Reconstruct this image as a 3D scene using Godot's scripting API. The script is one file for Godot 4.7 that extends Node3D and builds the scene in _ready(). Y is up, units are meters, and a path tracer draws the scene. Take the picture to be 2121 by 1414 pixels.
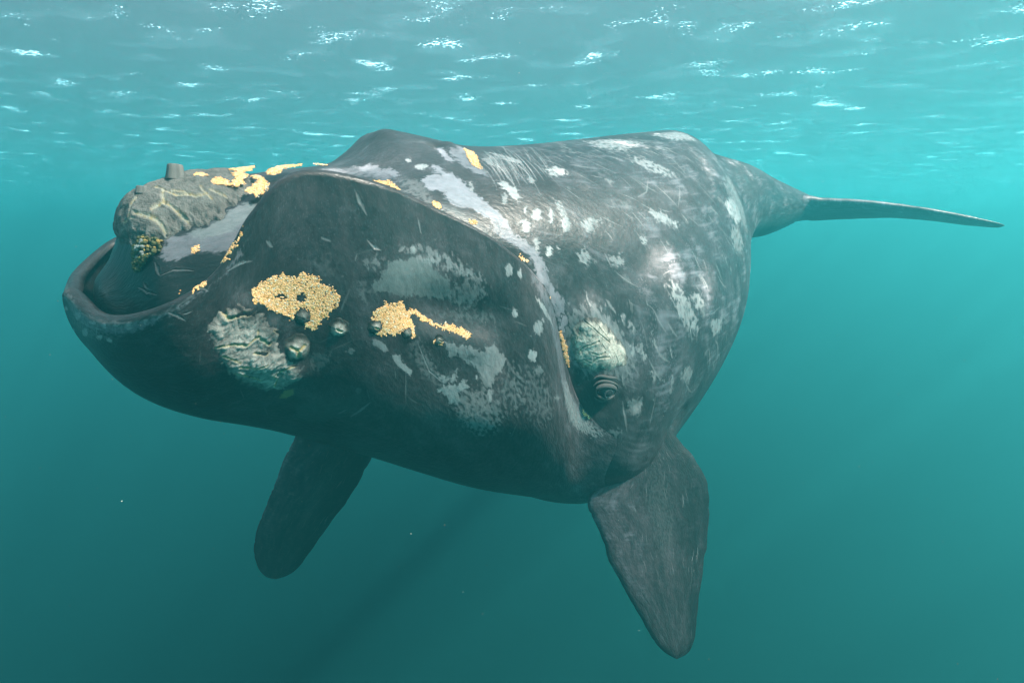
extends Node3D
# A right whale close under the surface of green coastal water.
# The whale is modelled in its own axes: x runs from the snout back along the body, y up, z to its left; metres.

# stations of the upper head, trunk and tail stock: x, top, height of widest point, bottom, half width, roundness above, roundness below
const U = [
	[-0.130, -0.335, -0.350, -0.370, 0.000, 2.000, 2.000],
	[-0.111, -0.262, -0.372, -0.450, 0.146, 2.010, 2.000],
	[-0.052, -0.158, -0.393, -0.500, 0.254, 1.814, 2.000],
	[0.004, 0.048, -0.388, -0.540, 0.358, 1.695, 2.000],
	[0.050, 0.109, -0.367, -0.558, 0.424, 1.752, 2.000],
	[0.141, 0.153, -0.331, -0.566, 0.470, 1.686, 2.000],
	[0.301, 0.207, -0.279, -0.575, 0.549, 1.693, 2.000],
	[0.599, 0.243, -0.143, -0.592, 0.657, 1.725, 2.000],
	[0.975, 0.304, -0.065, -0.805, 0.777, 1.636, 2.000],
	[1.293, 0.502, -0.130, -1.149, 0.892, 1.413, 1.984],
	[1.736, 0.456, -0.312, -1.539, 0.973, 1.928, 2.201],
	[2.273, 0.512, -0.585, -1.990, 1.100, 2.052, 2.635],
	[2.980, 0.633, -0.646, -2.091, 1.140, 2.106, 1.889],
	[3.741, 0.767, -0.555, -1.698, 1.014, 2.194, 1.837],
	[4.424, 0.870, -0.391, -1.015, 0.746, 1.746, 2.076],
	[5.002, 0.758, -0.121, -0.344, 0.504, 1.542, 1.710],
	[5.722, 0.687, 0.190, -0.156, 0.361, 2.150, 2.009],
	[6.403, 0.590, 0.266, -0.091, 0.278, 2.028, 2.001],
	[7.100, 0.497, 0.303, 0.040, 0.228, 1.998, 1.990],
	[7.501, 0.429, 0.341, 0.183, 0.201, 2.008, 2.033]]
# stations round the lower lip, from behind the corner of the mouth to the chin: rim x, y, z, keel x, y, roundness, swell
const L = [
	[3.108, -1.234, 1.053, 3.580, -1.834, 1.908, -0.020],
	[2.351, -1.379, 1.007, 3.178, -2.063, 2.014, -0.016],
	[1.969, -1.173, 0.933, 2.818, -2.085, 2.091, -0.010],
	[1.748, -0.830, 0.976, 2.465, -1.968, 2.152, 0.014],
	[1.586, -0.426, 1.013, 2.091, -1.851, 2.215, 0.043],
	[1.332, -0.157, 0.947, 1.732, -1.704, 2.254, 0.065],
	[1.027, 0.024, 0.865, 1.408, -1.523, 2.254, 0.079],
	[0.748, 0.145, 0.830, 1.122, -1.351, 2.240, 0.084],
	[0.466, 0.198, 0.740, 0.874, -1.205, 2.220, 0.081],
	[0.300, 0.061, 0.704, 0.668, -1.089, 2.188, 0.070],
	[0.161, -0.135, 0.687, 0.508, -1.000, 2.139, 0.054],
	[-0.003, -0.248, 0.617, 0.387, -0.934, 2.064, 0.035],
	[-0.161, -0.337, 0.365, 0.314, -0.887, 1.951, 0.016],
	[-0.233, -0.326, 0.000, 0.250, -0.817, 1.906, 0.021]]
# swellings and hollows of the skin: surface, radius, height, points along the surface
const DISP = [
	[1,0.110,-0.035,[2388,440,2258,427,2121,393]],
	[1,0.060,0.014,[2476,559,2303,535,2145,513]],
	[1,0.100,0.012,[2575,369,2367,347,2140,295]],
	[0,0.110,0.045,[1190,1067,1233,1130]],
	[0,0.070,0.020,[1243,1205]],
	[0,0.030,-0.012,[1332,1222,1380,1190]],
	[0,0.280,-0.035,[245,157,342,223,432,172]],
	[0,0.080,0.020,[854,140]],
	[0,0.050,0.020,[982,323,987,372]],
	[0,0.040,-0.020,[939,346]],
	[0,0.050,-0.020,[1582,1330,1654,1302]],
	[0,0.030,-0.008,[1225,1310,1260,1270,1300,1207]],
	[1,0.045,0.022,[2986,578]],
	[1,0.050,0.018,[3117,406,3074,449]],
	[1,0.045,0.020,[2898,817]],
	[1,0.080,0.020,[3042,719]],
	[0,0.160,0.040,[1412,1425,1625,1462]],
	[1,0.120,0.020,[3047,679]],
	[1,0.200,0.015,[2895,243,2735,249]],
	[1,0.150,0.020,[2223,848,1849,759]]]

var rng := RandomNumberGenerator.new()
var trunk := Grid.new()
var jaw := Grid.new()
var arc_u := PackedFloat32Array()
var arc_l := PackedFloat32Array()
var skins := []

class Grid:
	var w := 0
	var h := 0
	var p := PackedVector3Array()
	var n := PackedVector3Array()
	func setup(wide: int, high: int) -> void:
		w = wide; h = high
		p.resize(w * h); n.resize(w * h)
	# [point, normal] at surface coordinates 0..1; below 0 across the middle line to the other side
	func at(a: float, b: float) -> Array:
		var side := 1.0
		if b < 0.0:
			b = -b; side = -1.0
		var x := clampf(a, 0.0, 1.0) * (w - 1)
		var y := clampf(b, 0.0, 1.0) * (h - 1)
		var i := mini(int(x), w - 2)
		var j := mini(int(y), h - 2)
		var k := j * w + i
		var fx := x - i
		var fy := y - j
		var q := p[k].lerp(p[k + 1], fx).lerp(p[k + w].lerp(p[k + w + 1], fx), fy)
		var m := n[k].lerp(n[k + 1], fx).lerp(n[k + w].lerp(n[k + w + 1], fx), fy).normalized()
		if side < 0.0:
			q.z = -q.z; m.z = -m.z
		return [q, m]
	func normals(flip: float) -> void:
		for j in h:
			var up := maxi(j - 1, 0) * w
			var down := mini(j + 1, h - 1) * w
			for i in w:
				var a := p[j * w + mini(i + 1, w - 1)] - p[j * w + maxi(i - 1, 0)]
				var b := p[down + i] - p[up + i]
				var c := b.cross(a) * flip
				n[j * w + i] = c.normalized() if c.length_squared() > 1e-16 else Vector3.ZERO
		for j in h:
			for i in w:
				if n[j * w + i] == Vector3.ZERO:
					var k := clampi(j, 1, h - 2) * w + clampi(i, 1, w - 2)
					n[j * w + i] = n[k] if n[k] != Vector3.ZERO else Vector3(-1, 0, 0)


func _ready():
	# ---- camera, light, air
	var cam := Camera3D.new()
	cam.name = "camera"
	cam.position = Vector3(0, -1.5, 0)
	cam.rotation_degrees = Vector3(-11.3, 0, 0)
	cam.fov = 63.17
	cam.near = 0.05
	cam.far = 400.0
	add_child(cam)
	cam.current = true
	var env := Environment.new()
	env.background_mode = Environment.BG_SKY
	var sm := ProceduralSkyMaterial.new()
	sm.sky_top_color = Color(0.92, 0.96, 1.0)
	sm.sky_horizon_color = Color(0.17, 0.22, 0.245)
	sm.sky_curve = 4.5
	sm.ground_bottom_color = Color(0.03, 0.12, 0.13)
	sm.ground_horizon_color = Color(0.03, 0.12, 0.13)
	sm.sky_energy_multiplier = 1.4
	sm.sun_angle_max = 30.0
	env.sky = Sky.new()
	env.sky.sky_material = sm
	env.tonemap_mode = Environment.TONE_MAPPER_LINEAR
	env.tonemap_exposure = 32.0
	env.volumetric_fog_enabled = true
	env.volumetric_fog_density = 0.062
	env.volumetric_fog_anisotropy = 0.45
	env.volumetric_fog_albedo = Color(0.08, 0.85, 0.94).linear_to_srgb()
	env.sdfgi_enabled = true
	env.ssao_enabled = true
	env.ssil_enabled = true
	var we := WorldEnvironment.new()
	we.name = "environment"
	we.environment = env
	add_child(we)
	var sun := DirectionalLight3D.new()
	sun.name = "sun"
	sun.light_energy = 1.6
	sun.light_color = Color(1.0, 0.96, 0.90)
	sun.light_angular_distance = 3.0
	sun.shadow_enabled = true
	add_child(sun)
	sun.basis = Basis.looking_at(-Vector3(0.62, 0.75, 0.20).normalized())
	rng.seed = 20
	# ---- the setting
	water_surface()
	seabed()
	# ---- the whale
	var whale := Node3D.new()
	whale.name = "whale"
	add_child(whale)
	whale.set_meta("label", "dark grey right whale with orange lice crusts swimming just under the water surface")
	whale.set_meta("category", "whale")
	whale.transform = Transform3D(Basis(Vector3.UP, deg_to_rad(42.660)) * Basis(Vector3.BACK, deg_to_rad(-0.206)) * Basis(Vector3.RIGHT, deg_to_rad(-4.921)), Vector3(-1.696, -1.443, -2.452))
	shape_body()
	paint_body()
	body(whale)
	flipper(whale, [Vector3(2.658, -1.235, 0.866), Vector3(2.593, -1.306, 0.845), Vector3(2.528, -1.376, 0.825), Vector3(2.465, -1.446, 0.805), Vector3(2.401, -1.515, 0.785), Vector3(2.340, -1.584, 0.766), Vector3(2.284, -1.656, 0.752), Vector3(2.228, -1.728, 0.737), Vector3(2.173, -1.800, 0.723), Vector3(2.164, -1.879, 0.740), Vector3(2.178, -1.963, 0.772), Vector3(2.190, -2.048, 0.803), Vector3(2.198, -2.133, 0.832), Vector3(2.205, -2.217, 0.860), Vector3(2.229, -2.297, 0.897), Vector3(2.251, -2.378, 0.933), Vector3(2.270, -2.459, 0.968), Vector3(2.292, -2.540, 1.004), Vector3(2.314, -2.620, 1.040), Vector3(2.339, -2.699, 1.078), Vector3(2.378, -2.770, 1.122), Vector3(2.437, -2.825, 1.174)], [Vector3(2.637, -1.138, 0.826), Vector3(2.668, -1.219, 0.867), Vector3(2.698, -1.300, 0.909), Vector3(2.727, -1.382, 0.949), Vector3(2.753, -1.465, 0.989), Vector3(2.791, -1.541, 1.034), Vector3(2.829, -1.618, 1.079), Vector3(2.857, -1.700, 1.120), Vector3(2.869, -1.788, 1.151), Vector3(2.863, -1.878, 1.173), Vector3(2.844, -1.968, 1.187), Vector3(2.816, -2.056, 1.194), Vector3(2.787, -2.144, 1.200), Vector3(2.754, -2.229, 1.203), Vector3(2.720, -2.313, 1.206), Vector3(2.687, -2.397, 1.209), Vector3(2.655, -2.481, 1.212), Vector3(2.623, -2.564, 1.216), Vector3(2.593, -2.647, 1.221), Vector3(2.562, -2.729, 1.225), Vector3(2.515, -2.798, 1.214), Vector3(2.437, -2.825, 1.174)], 0.085, "left flipper, with pale scratches, nearer the viewer")
	flipper(whale, [Vector3(1.280, -1.120, -1.121), Vector3(1.247, -1.189, -1.146), Vector3(1.214, -1.259, -1.172), Vector3(1.181, -1.328, -1.197), Vector3(1.146, -1.397, -1.223), Vector3(1.112, -1.465, -1.249), Vector3(1.078, -1.535, -1.275), Vector3(1.044, -1.605, -1.300), Vector3(1.013, -1.677, -1.326), Vector3(0.986, -1.753, -1.350), Vector3(0.959, -1.829, -1.375), Vector3(0.931, -1.904, -1.400), Vector3(0.902, -1.980, -1.425), Vector3(0.873, -2.056, -1.451), Vector3(0.844, -2.132, -1.476), Vector3(0.815, -2.210, -1.502), Vector3(0.797, -2.294, -1.525), Vector3(0.783, -2.382, -1.547), Vector3(0.788, -2.475, -1.564), Vector3(0.809, -2.569, -1.575), Vector3(0.853, -2.655, -1.577), Vector3(0.922, -2.705, -1.563)], [Vector3(1.858, -1.329, -0.960), Vector3(1.823, -1.405, -0.988), Vector3(1.788, -1.481, -1.015), Vector3(1.753, -1.557, -1.043), Vector3(1.715, -1.631, -1.071), Vector3(1.677, -1.705, -1.099), Vector3(1.639, -1.779, -1.127), Vector3(1.604, -1.857, -1.155), Vector3(1.569, -1.934, -1.183), Vector3(1.530, -2.009, -1.211), Vector3(1.487, -2.080, -1.240), Vector3(1.443, -2.150, -1.270), Vector3(1.395, -2.215, -1.300), Vector3(1.347, -2.281, -1.330), Vector3(1.300, -2.347, -1.360), Vector3(1.253, -2.414, -1.389), Vector3(1.206, -2.481, -1.419), Vector3(1.159, -2.547, -1.449), Vector3(1.113, -2.615, -1.478), Vector3(1.060, -2.671, -1.508), Vector3(0.995, -2.701, -1.537), Vector3(0.922, -2.705, -1.563)], 0.075, "right flipper, hanging dark beyond the chin")
	tail_fluke(whale)
	eye(whale, 0.3129, 0.6023)
	callosity(whale, "bonnet_callosity", 0, [141,97,136,143,165,449,216,506,254,524,267,509,294,518,310,509,334,515,358,509,371,481,376,458,403,441,427,415,454,340,480,286,480,-286,454,-340,427,-415,403,-441,376,-458,371,-481,358,-509,334,-515,310,-509,294,-518,267,-509,254,-524,216,-506,165,-449,136,-143,141,-97], 0.035, 0.012, 0.190, "w", [[20.0,[205,278,229,346,245,395,254,443,256,478]], [20.0,[272,318,283,381,291,415,302,455]], [18.0,[245,323,264,303,270,300]], [16.0,[270,112,278,180,272,246,270,312]], [16.0,[278,192,299,269,328,312,336,338,350,346]], [12.0,[352,263,352,312,358,381]], [10.0,[363,312,390,381]], [16.0,[192,260,203,183,224,137]], [10.0,[173,229,203,323]], [10.0,[326,315,320,272,294,217]]], "cracked grey bonnet callosity on the snout tip")
	callosity(whale, "chin_callosity", 1, [3242,292,3181,301,3087,390,3029,464,2981,498,2938,572,2935,621,2943,661,2909,728,2858,774,2853,833,2893,897,2970,940,3058,925,3189,820,3256,651,3293,492,3317,366,3285,307], 0.006, 0.010, 0.340, "w", [[18.0,[3226,304,3202,369,3189,390,3125,427,3085,458,3050,455]], [16.0,[3256,483,3189,522,3114,584,3087,581,3050,578,3007,633]], [14.0,[3085,636,3023,667]], [12.0,[3234,550,3159,642]], [12.0,[3167,661,3085,713,3029,716]], [12.0,[2999,799,2954,784,2877,768]], [10.0,[3007,796,2986,830,3002,879]], [10.0,[3191,688,3106,765,3061,808]], [10.0,[2981,581,2946,615]], [10.0,[3050,553,3053,581]]], "rough grey chin callosity on the lower lip")
	callosity(whale, "brow_callosity", 0, [1123,1119,1158,1062,1211,1039,1260,1041,1305,1056,1332,1082,1321,1116,1270,1150,1222,1187,1185,1213,1150,1213,1139,1187,1123,1150], 0.010, 0.008, 0.660, "c", [[12.0,[1163,1084,1190,1084,1211,1087,1243,1087]], [9.0,[1193,1067,1217,1076,1243,1082]], [10.0,[1158,1110,1150,1133,1150,1153,1137,1170]], [14.0,[1158,1173,1171,1144,1209,1102]], [9.0,[1217,1104,1230,1110]], [14.0,[1155,1199,1179,1173,1198,1167,1211,1142,1243,1119]], [12.0,[1174,1199,1198,1173,1206,1190]], [12.0,[1193,1142,1214,1133,1230,1116]], [8.0,[1252,1096,1262,1104,1278,1113]]], "pale creased callosity above the eye")
	knob(whale, 1, 2890, 698, 0.071, 0.034, 0.400, 1, "domed callosity knob with a forked yellow crack, right of the chin callosity")
	knob(whale, 1, 2743, 605, 0.048, 0.026, 0.400, 2, "small pale callosity knob below the right end of the largest lice crust")
	knob(whale, 1, 2866, 569, 0.046, 0.022, 0.180, 0, "smooth dark knob between the lobes of the largest lice crust")
	knob(whale, 1, 2618, 572, 0.039, 0.020, 0.240, 2, "dark knob at the left edge of the second lice crust")
	knob(whale, 1, 2490, 559, 0.028, 0.016, 0.240, 0, "small dark knob at the lower right edge of the second lice crust")
	knob(whale, 1, 2348, 547, 0.028, 0.012, 0.240, 2, "")
	barnacle(whale, 0.0807, 0.0186, 0.032, 0.05, "tall stump of a barnacle standing on the bonnet")
	barnacle(whale, 0.0600, 0.0443, 0.02, 0.024, "small barnacle at the front of the bonnet")
	barnacle_cluster(whale, 0.0500, 0.2604)
	lice(whale, 1, [3066,381,3045,378,2997,390,2962,397,2914,412,2893,427,2871,424,2847,421,2821,433,2794,449,2767,455,2748,479,2738,489,2740,516,2765,538,2775,559,2802,578,2815,605,2831,618,2858,612,2861,593,2845,587,2845,556,2866,550,2887,556,2901,569,2935,544,2975,507,3002,479,3037,446,3058,412], [[2914,483,2922,489,2941,486,2962,473,2970,461,2959,455,2941,461,2922,473], [2842,501,2850,513,2866,516,2879,510,2885,498,2877,486,2863,483,2847,489]], "largest orange crust of whale lice, with two bare holes, on the lower lip")
	lice(whale, 1, [2631,522,2604,501,2580,479,2548,473,2514,479,2487,489,2466,507,2458,535,2466,572,2482,565,2498,550,2543,581,2583,584,2607,602,2626,593,2604,569,2623,544], [], "second orange crust of whale lice, beside the dark hollow of the lip")
	lice(whale, 1, [2487,495,2444,486,2412,498,2354,501,2300,495,2244,501,2209,504,2196,486,2233,476,2295,479,2351,492,2402,486,2439,470,2487,486], [], "thin trail of orange whale lice along the dark hollow of the lip")
	lice(whale, 0, [374,229,398,197,411,255,414,312,398,306,379,275], [], "")
	lice(whale, 0, [438,149,462,140,462,232,443,275,438,329,419,335,414,312,432,252], [], "")
	lice(whale, 0, [470,229,483,269,483,366,472,421,451,464,438,415,430,386,451,366,467,338], [], "")
	lice(whale, 0, [520,180,547,155,592,200,582,229,547,215,518,283,502,266,504,215], [], "")
	lice(whale, 0, [443,66,475,37,504,49,480,143,456,137], [], "")
	lice(whale, 0, [614,229,640,286,640,286,619,220], [], "")
	lice(whale, 0, [355,129,374,163,379,134,360,94], [], "")
	lice(whale, 0, [1009,361,1030,361,1014,432,990,518,974,506,985,443], [], "orange strip of whale lice behind the blowhole crest")
	lice(whale, 0, [699,489,715,541,731,604,734,592,726,512,699,478], [], "")
	lice(whale, 0, [779,741,787,767,795,784,801,778,801,747,793,715], [], "")
	lice(whale, 0, [851,858,870,850,870,838,857,833], [], "")
	lice(whale, 0, [977,1013,998,1019,1003,1013,982,1007], [], "")
	lice(whale, 0, [1099,1150,1110,1176,1123,1207,1139,1227,1142,1230,1131,1199,1121,1167,1102,1147], [], "orange strip of whale lice in the mouth line before the eye")
	lice(whale, 0, [1067,1076,1075,1087,1075,1087,1070,1079], [], "")
	lice(whale, 1, [1083,188,1014,157,1022,155,1081,172], [], "")
	lice(whale, 1, [3098,141,3130,127,3189,81,3215,65,3205,119,3175,130,3127,141,3090,160], [], "")
	lice(whale, 1, [3282,111,3333,71,3322,114,3282,127], [], "")
	lice(whale, 0, [256,813,267,807,270,807,259,810], [], "")
	lice(whale, 0, [294,638,310,627,310,607,291,607], [], "")
	lice(whale, 1, [2372,559,2332,562,2327,553,2367,550], [], "")
	lice(whale, 1, [2527,473,2503,479,2495,467,2514,458], [], "")
	drifting_specks()


# ------------------------------------------------------------------ helpers
func commit(called: String, parent: Node, mesh: Mesh, material: Material, label := "") -> MeshInstance3D:
	var o := MeshInstance3D.new()
	o.name = called
	o.mesh = mesh
	if material:
		o.material_override = material
	if label != "":
		o.set_meta("label", label)
	parent.add_child(o, true)
	return o

func noise(sd: int, freq: float, octaves := 3, kind := FastNoiseLite.TYPE_SIMPLEX_SMOOTH) -> FastNoiseLite:
	var f := FastNoiseLite.new()
	f.seed = sd
	f.noise_type = kind
	f.frequency = freq
	f.fractal_octaves = octaves
	f.fractal_type = FastNoiseLite.FRACTAL_FBM if octaves > 1 else FastNoiseLite.FRACTAL_NONE
	return f

func station(t: Array, u: float) -> PackedFloat32Array:
	var n := t.size()
	var i := clampi(int(u), 0, n - 2)
	var f := u - i
	var p1: Array = t[i]
	var p2: Array = t[i + 1]
	var out := PackedFloat32Array()
	out.resize(7)
	for k in 7:
		var a: float = p1[k]
		var b: float = p2[k]
		var z: float = t[i - 1][k] if i > 0 else 2.0 * a - b
		var c: float = t[i + 2][k] if i < n - 2 else 2.0 * b - a
		out[k] = 0.5 * (2.0 * a + (b - z) * f + (2.0 * z - 5.0 * a + 4.0 * b - c) * f * f + (3.0 * a - z - 3.0 * b + c) * f * f * f)
	return out

func along(arc: PackedFloat32Array, a: float) -> float:
	for i in arc.size() - 1:
		if a <= arc[i + 1]:
			return i + (a - arc[i]) / maxf(arc[i + 1] - arc[i], 1e-6)
	return arc.size() - 1.0

# the head is tilted on the neck
func tilt(q: Vector3) -> Vector3:
	var s := clampf(1.0 - q.x / 2.4, 0.0, 1.1)
	var a := deg_to_rad(14.783) * s * s
	var y := q.y + 0.3
	return Vector3(q.x, y * cos(a) - q.z * sin(a) - 0.3, y * sin(a) + q.z * cos(a))

func tilt_normal(q: Vector3, n: Vector3) -> Vector3:
	return (tilt(q + n * 0.01) - tilt(q)).normalized()

func points(flat: Array) -> PackedVector2Array:
	var out := PackedVector2Array()
	for i in range(0, flat.size(), 2):
		out.append(Vector2(flat[i] / 4000.0, flat[i + 1] / 2000.0))
	return out

func grid_of(sid: int) -> Grid:
	return trunk if sid == 0 else jaw


# ------------------------------------------------------------------ the body
func shape_body() -> void:
	var total := 0.0
	arc_u.append(0.0)
	var last := Vector3.ZERO
	for i in U.size():
		var q := station(U, i)
		var c := pow(0.5, 2.0 / q[5])
		var s := pow(sqrt(0.75), 2.0 / q[5])
		var p := Vector3(q[0], q[2] + (q[1] - q[2]) * c, q[4] * s)
		if i > 0:
			total += p.distance_to(last)
			arc_u.append(total)
		last = p
	for i in arc_u.size():
		arc_u[i] /= total
	total = 0.0
	arc_l.append(0.0)
	for i in range(1, L.size()):
		total += Vector3(L[i][0], L[i][1], L[i][2]).distance_to(Vector3(L[i - 1][0], L[i - 1][1], L[i - 1][2]))
		arc_l.append(total)
	for i in arc_l.size():
		arc_l[i] /= total
	# upper head, trunk and stock
	trunk.setup(800, 280)
	for i in trunk.w:
		var q := station(U, along(arc_u, i / float(trunk.w - 1)))
		for j in trunk.h:
			var th := PI * j / float(trunk.h - 1)
			var up := th <= PI / 2.0
			var e := 2.0 / (q[5] if up else q[6])
			var c := pow(absf(cos(th)), e)
			var y := q[2] + (q[1] - q[2]) * c if up else q[2] - (q[2] - q[3]) * c
			trunk.p[j * trunk.w + i] = Vector3(q[0], y, q[4] * pow(absf(sin(th)), e))
	# lower jaw
	var table := []
	var xs := PackedFloat32Array()
	for k in 400:
		var q := station(U, k / 399.0 * (U.size() - 1))
		table.append(q)
		xs.append(maxf(q[0], xs[k - 1]) if k else q[0])
	jaw.setup(560, 240)
	for i in jaw.w:
		var p := along(arc_l, i / float(jaw.w - 1))
		var q := station(L, p)
		var lip := 0.020 + 0.014 * pow(clampf((p - 8.5) / 3.5, 0.0, 1.0), 1.5)
		var dx := q[0] - q[3]
		var run := sqrt(dx * dx + q[2] * q[2]) + 1e-6
		var join := clampf((3.0 - p) / 2.4, 0.0, 1.0)
		join = join * join * (3.0 - 2.0 * join)
		for j in jaw.h:
			var b := j / float(jaw.h - 1)
			var v := -1.0 + b / 0.08 if b < 0.08 else (b - 0.08) / 0.92
			var phi := clampf(v, 0.0, 1.0) * PI / 2.0
			var hh := pow(cos(phi), 2.0 / q[5]) * (1.0 + q[6] * sin(2.0 * phi))
			var down := pow(sin(phi), 2.0 / q[5])
			var r := clampf(-v, 0.0, 1.0) * PI * 0.9
			hh -= lip * (1.0 - cos(r)) / run
			var pt := Vector3(q[3] + dx * hh, q[1] + (q[4] - q[1]) * down + lip * sin(r), q[2] * hh)
			if join > 0.0:
				var at := xs.bsearch(pt.x)
				at = clampi(at, 1, 399)
				var f := clampf((pt.x - xs[at - 1]) / maxf(xs[at] - xs[at - 1], 1e-6), 0.0, 1.0)
				var s := PackedFloat32Array()
				for k in 7:
					s.append(lerpf(table[at - 1][k], table[at][k], f))
				var dy := pt.y - s[2]
				var half := s[1] - s[2] if dy >= 0.0 else s[2] - s[3]
				var nn := s[5] if dy >= 0.0 else s[6]
				var k := pow(maxf(pow(absf(dy / (half + 1e-6)), nn) + pow(absf(pt.z / (s[4] + 1e-6)), nn), 1e-9), -1.0 / nn)
				var d := Vector3(0, dy * k, pt.z * k)
				var off := 0.006 - 0.05 * pow(clampf((1.7 - p) / 1.7, 0.0, 1.0), 1.3) - 0.04 * clampf(-v, 0.0, 1.0)
				var on := Vector3(pt.x, s[2], 0) + d + d.normalized() * off
				pt = pt.lerp(on, join)
			jaw.p[j * jaw.w + i] = pt
	trunk.normals(1.0)
	jaw.normals(-1.0)
	for entry in DISP:
		swell(grid_of(entry[0]), entry[1], entry[2], points(entry[3]))
	for g in [trunk, jaw]:
		g.normals(1.0 if g == trunk else -1.0)
		for i in g.w:
			for j in ([0, g.h - 1] if g == trunk else [g.h - 1]):
				g.n[j * g.w + i] = (g.n[j * g.w + i] * Vector3(1, 1, 0)).normalized()
	for j in jaw.h:
		jaw.n[j * jaw.w + jaw.w - 1] = (jaw.n[j * jaw.w + jaw.w - 1] * Vector3(1, 1, 0)).normalized()

func swell(g: Grid, r: float, height: float, pts: PackedVector2Array) -> void:
	var path := []
	var lo := 1.0
	var hi := 0.0
	for q in pts:
		path.append(g.at(q.x, q.y)[0])
		lo = minf(lo, q.x); hi = maxf(hi, q.x)
	if path.size() == 1:
		path.append(path[0] + Vector3(1e-4, 0, 0))
	var i0 := clampi(int((lo - 2.2 * r / 3.0) * g.w), 0, g.w - 1)
	var i1 := clampi(int((hi + 2.2 * r / 3.0) * g.w), 0, g.w - 1)
	for j in g.h:
		for i in range(i0, i1 + 1):
			var k := j * g.w + i
			var q := g.p[k]
			var d := 1e9
			for s in path.size() - 1:
				d = minf(d, Geometry3D.get_closest_point_to_segment(q, path[s], path[s + 1]).distance_squared_to(q))
			if d < 6.0 * r * r:
				g.p[k] = q + g.n[k] * height * exp(-d / (r * r))

func add_grid(mesh: ArrayMesh, g: Grid, side: float, stride: int, material: Material) -> void:
	var v := PackedVector3Array()
	var n := PackedVector3Array()
	var uv := PackedVector2Array()
	var idx := PackedInt32Array()
	var cols := []
	var rows := []
	for i in range(0, g.w, stride):
		cols.append(i)
	if cols[-1] != g.w - 1:
		cols.append(g.w - 1)
	for j in range(0, g.h, stride):
		rows.append(j)
	if rows[-1] != g.h - 1:
		rows.append(g.h - 1)
	for j in rows:
		for i in cols:
			var q := g.p[j * g.w + i]
			var m := g.n[j * g.w + i]
			q.z *= side; m.z *= side
			v.append(tilt(q)); n.append(tilt_normal(q, m))
			uv.append(Vector2(i / float(g.w - 1), j / float(g.h - 1)))
	var w := cols.size()
	var turn := (side > 0.0) == (g == trunk)
	for j in rows.size() - 1:
		for i in w - 1:
			var a := j * w + i
			if turn:
				idx.append_array([a, a + 1, a + w + 1, a, a + w + 1, a + w])
			else:
				idx.append_array([a, a + w + 1, a + 1, a, a + w, a + w + 1])
	var arr := []
	arr.resize(Mesh.ARRAY_MAX)
	arr[Mesh.ARRAY_VERTEX] = v
	arr[Mesh.ARRAY_NORMAL] = n
	arr[Mesh.ARRAY_TEX_UV] = uv
	arr[Mesh.ARRAY_INDEX] = idx
	mesh.add_surface_from_arrays(Mesh.PRIMITIVE_TRIANGLES, arr)
	mesh.surface_set_material(mesh.get_surface_count() - 1, material)

func body(whale: Node3D) -> void:
	var mesh := ArrayMesh.new()
	for g in [trunk, jaw]:
		var m := skin_material(skins[0 if g == trunk else 1])
		add_grid(mesh, g, 1.0, 1, m)
		add_grid(mesh, g, -1.0, 3, m)
	commit("body", whale, mesh, null)

func skin_material(s: Pelt) -> StandardMaterial3D:
	var m := StandardMaterial3D.new()
	m.albedo_texture = s.color_texture()
	m.roughness = 0.40
	m.metallic_specular = 0.5
	m.heightmap_enabled = true
	m.heightmap_texture = s.height_texture()
	m.heightmap_scale = 1.6
	m.texture_repeat = false
	return m


# ------------------------------------------------------------------ skin colour and relief
class Pelt:
	var w := 0
	var h := 0
	var r := PackedFloat32Array()
	var g := PackedFloat32Array()
	var b := PackedFloat32Array()
	var z := PackedFloat32Array()
	var fine := PackedByteArray()
	var coarse := PackedByteArray()
	func setup(wide: int, high: int) -> void:
		w = wide; h = high
		for a in [r, g, b, z]:
			a.resize(w * h)
	func blend(k: int, v: float, tint: String, alpha: float) -> void:
		var c := Vector3(v, v, v)
		if tint == "g": c = Vector3(v * 0.96, v, v * 1.04)
		elif tint == "t": c = Vector3(v * 0.88, v, v * 1.02)
		elif tint == "l": c = Vector3(v * 0.96, v * 0.97, v * 1.12)
		elif tint == "o": c = Vector3(v * 1.1, v, v * 0.4)
		r[k] = lerpf(r[k], c.x, alpha)
		g[k] = lerpf(g[k], c.y, alpha)
		b[k] = lerpf(b[k], c.z, alpha)
	func color_texture() -> ImageTexture:
		var lut := PackedByteArray()
		for i in 4097:
			lut.append(int(clampf(Color(i / 4096.0, 0, 0).linear_to_srgb().r * 255.0 + 0.5, 0, 255)))
		var out := PackedByteArray()
		out.resize(w * h * 3)
		for k in w * h:
			out[k * 3] = lut[int(clampf(r[k], 0.0, 1.0) * 4096.0)]
			out[k * 3 + 1] = lut[int(clampf(g[k], 0.0, 1.0) * 4096.0)]
			out[k * 3 + 2] = lut[int(clampf(b[k], 0.0, 1.0) * 4096.0)]
		return ImageTexture.create_from_image(Image.create_from_data(w, h, false, Image.FORMAT_RGB8, out))
	func height_texture() -> ImageTexture:
		var out := PackedByteArray()
		out.resize(w * h)
		for k in w * h:
			out[k] = int(clampf(z[k], 0.0, 1.0) * 255.0)
		return ImageTexture.create_from_image(Image.create_from_data(w, h, false, Image.FORMAT_R8, out))

func field(f: FastNoiseLite, w: int, h: int, sx := 1, sy := 1) -> PackedByteArray:
	var im := f.get_image(maxi(w / sx, 8), maxi(h / sy, 8))
	im.convert(Image.FORMAT_L8)
	if sx != 1 or sy != 1:
		im.resize(w, h, Image.INTERPOLATE_CUBIC)
	return im.get_data()

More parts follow.
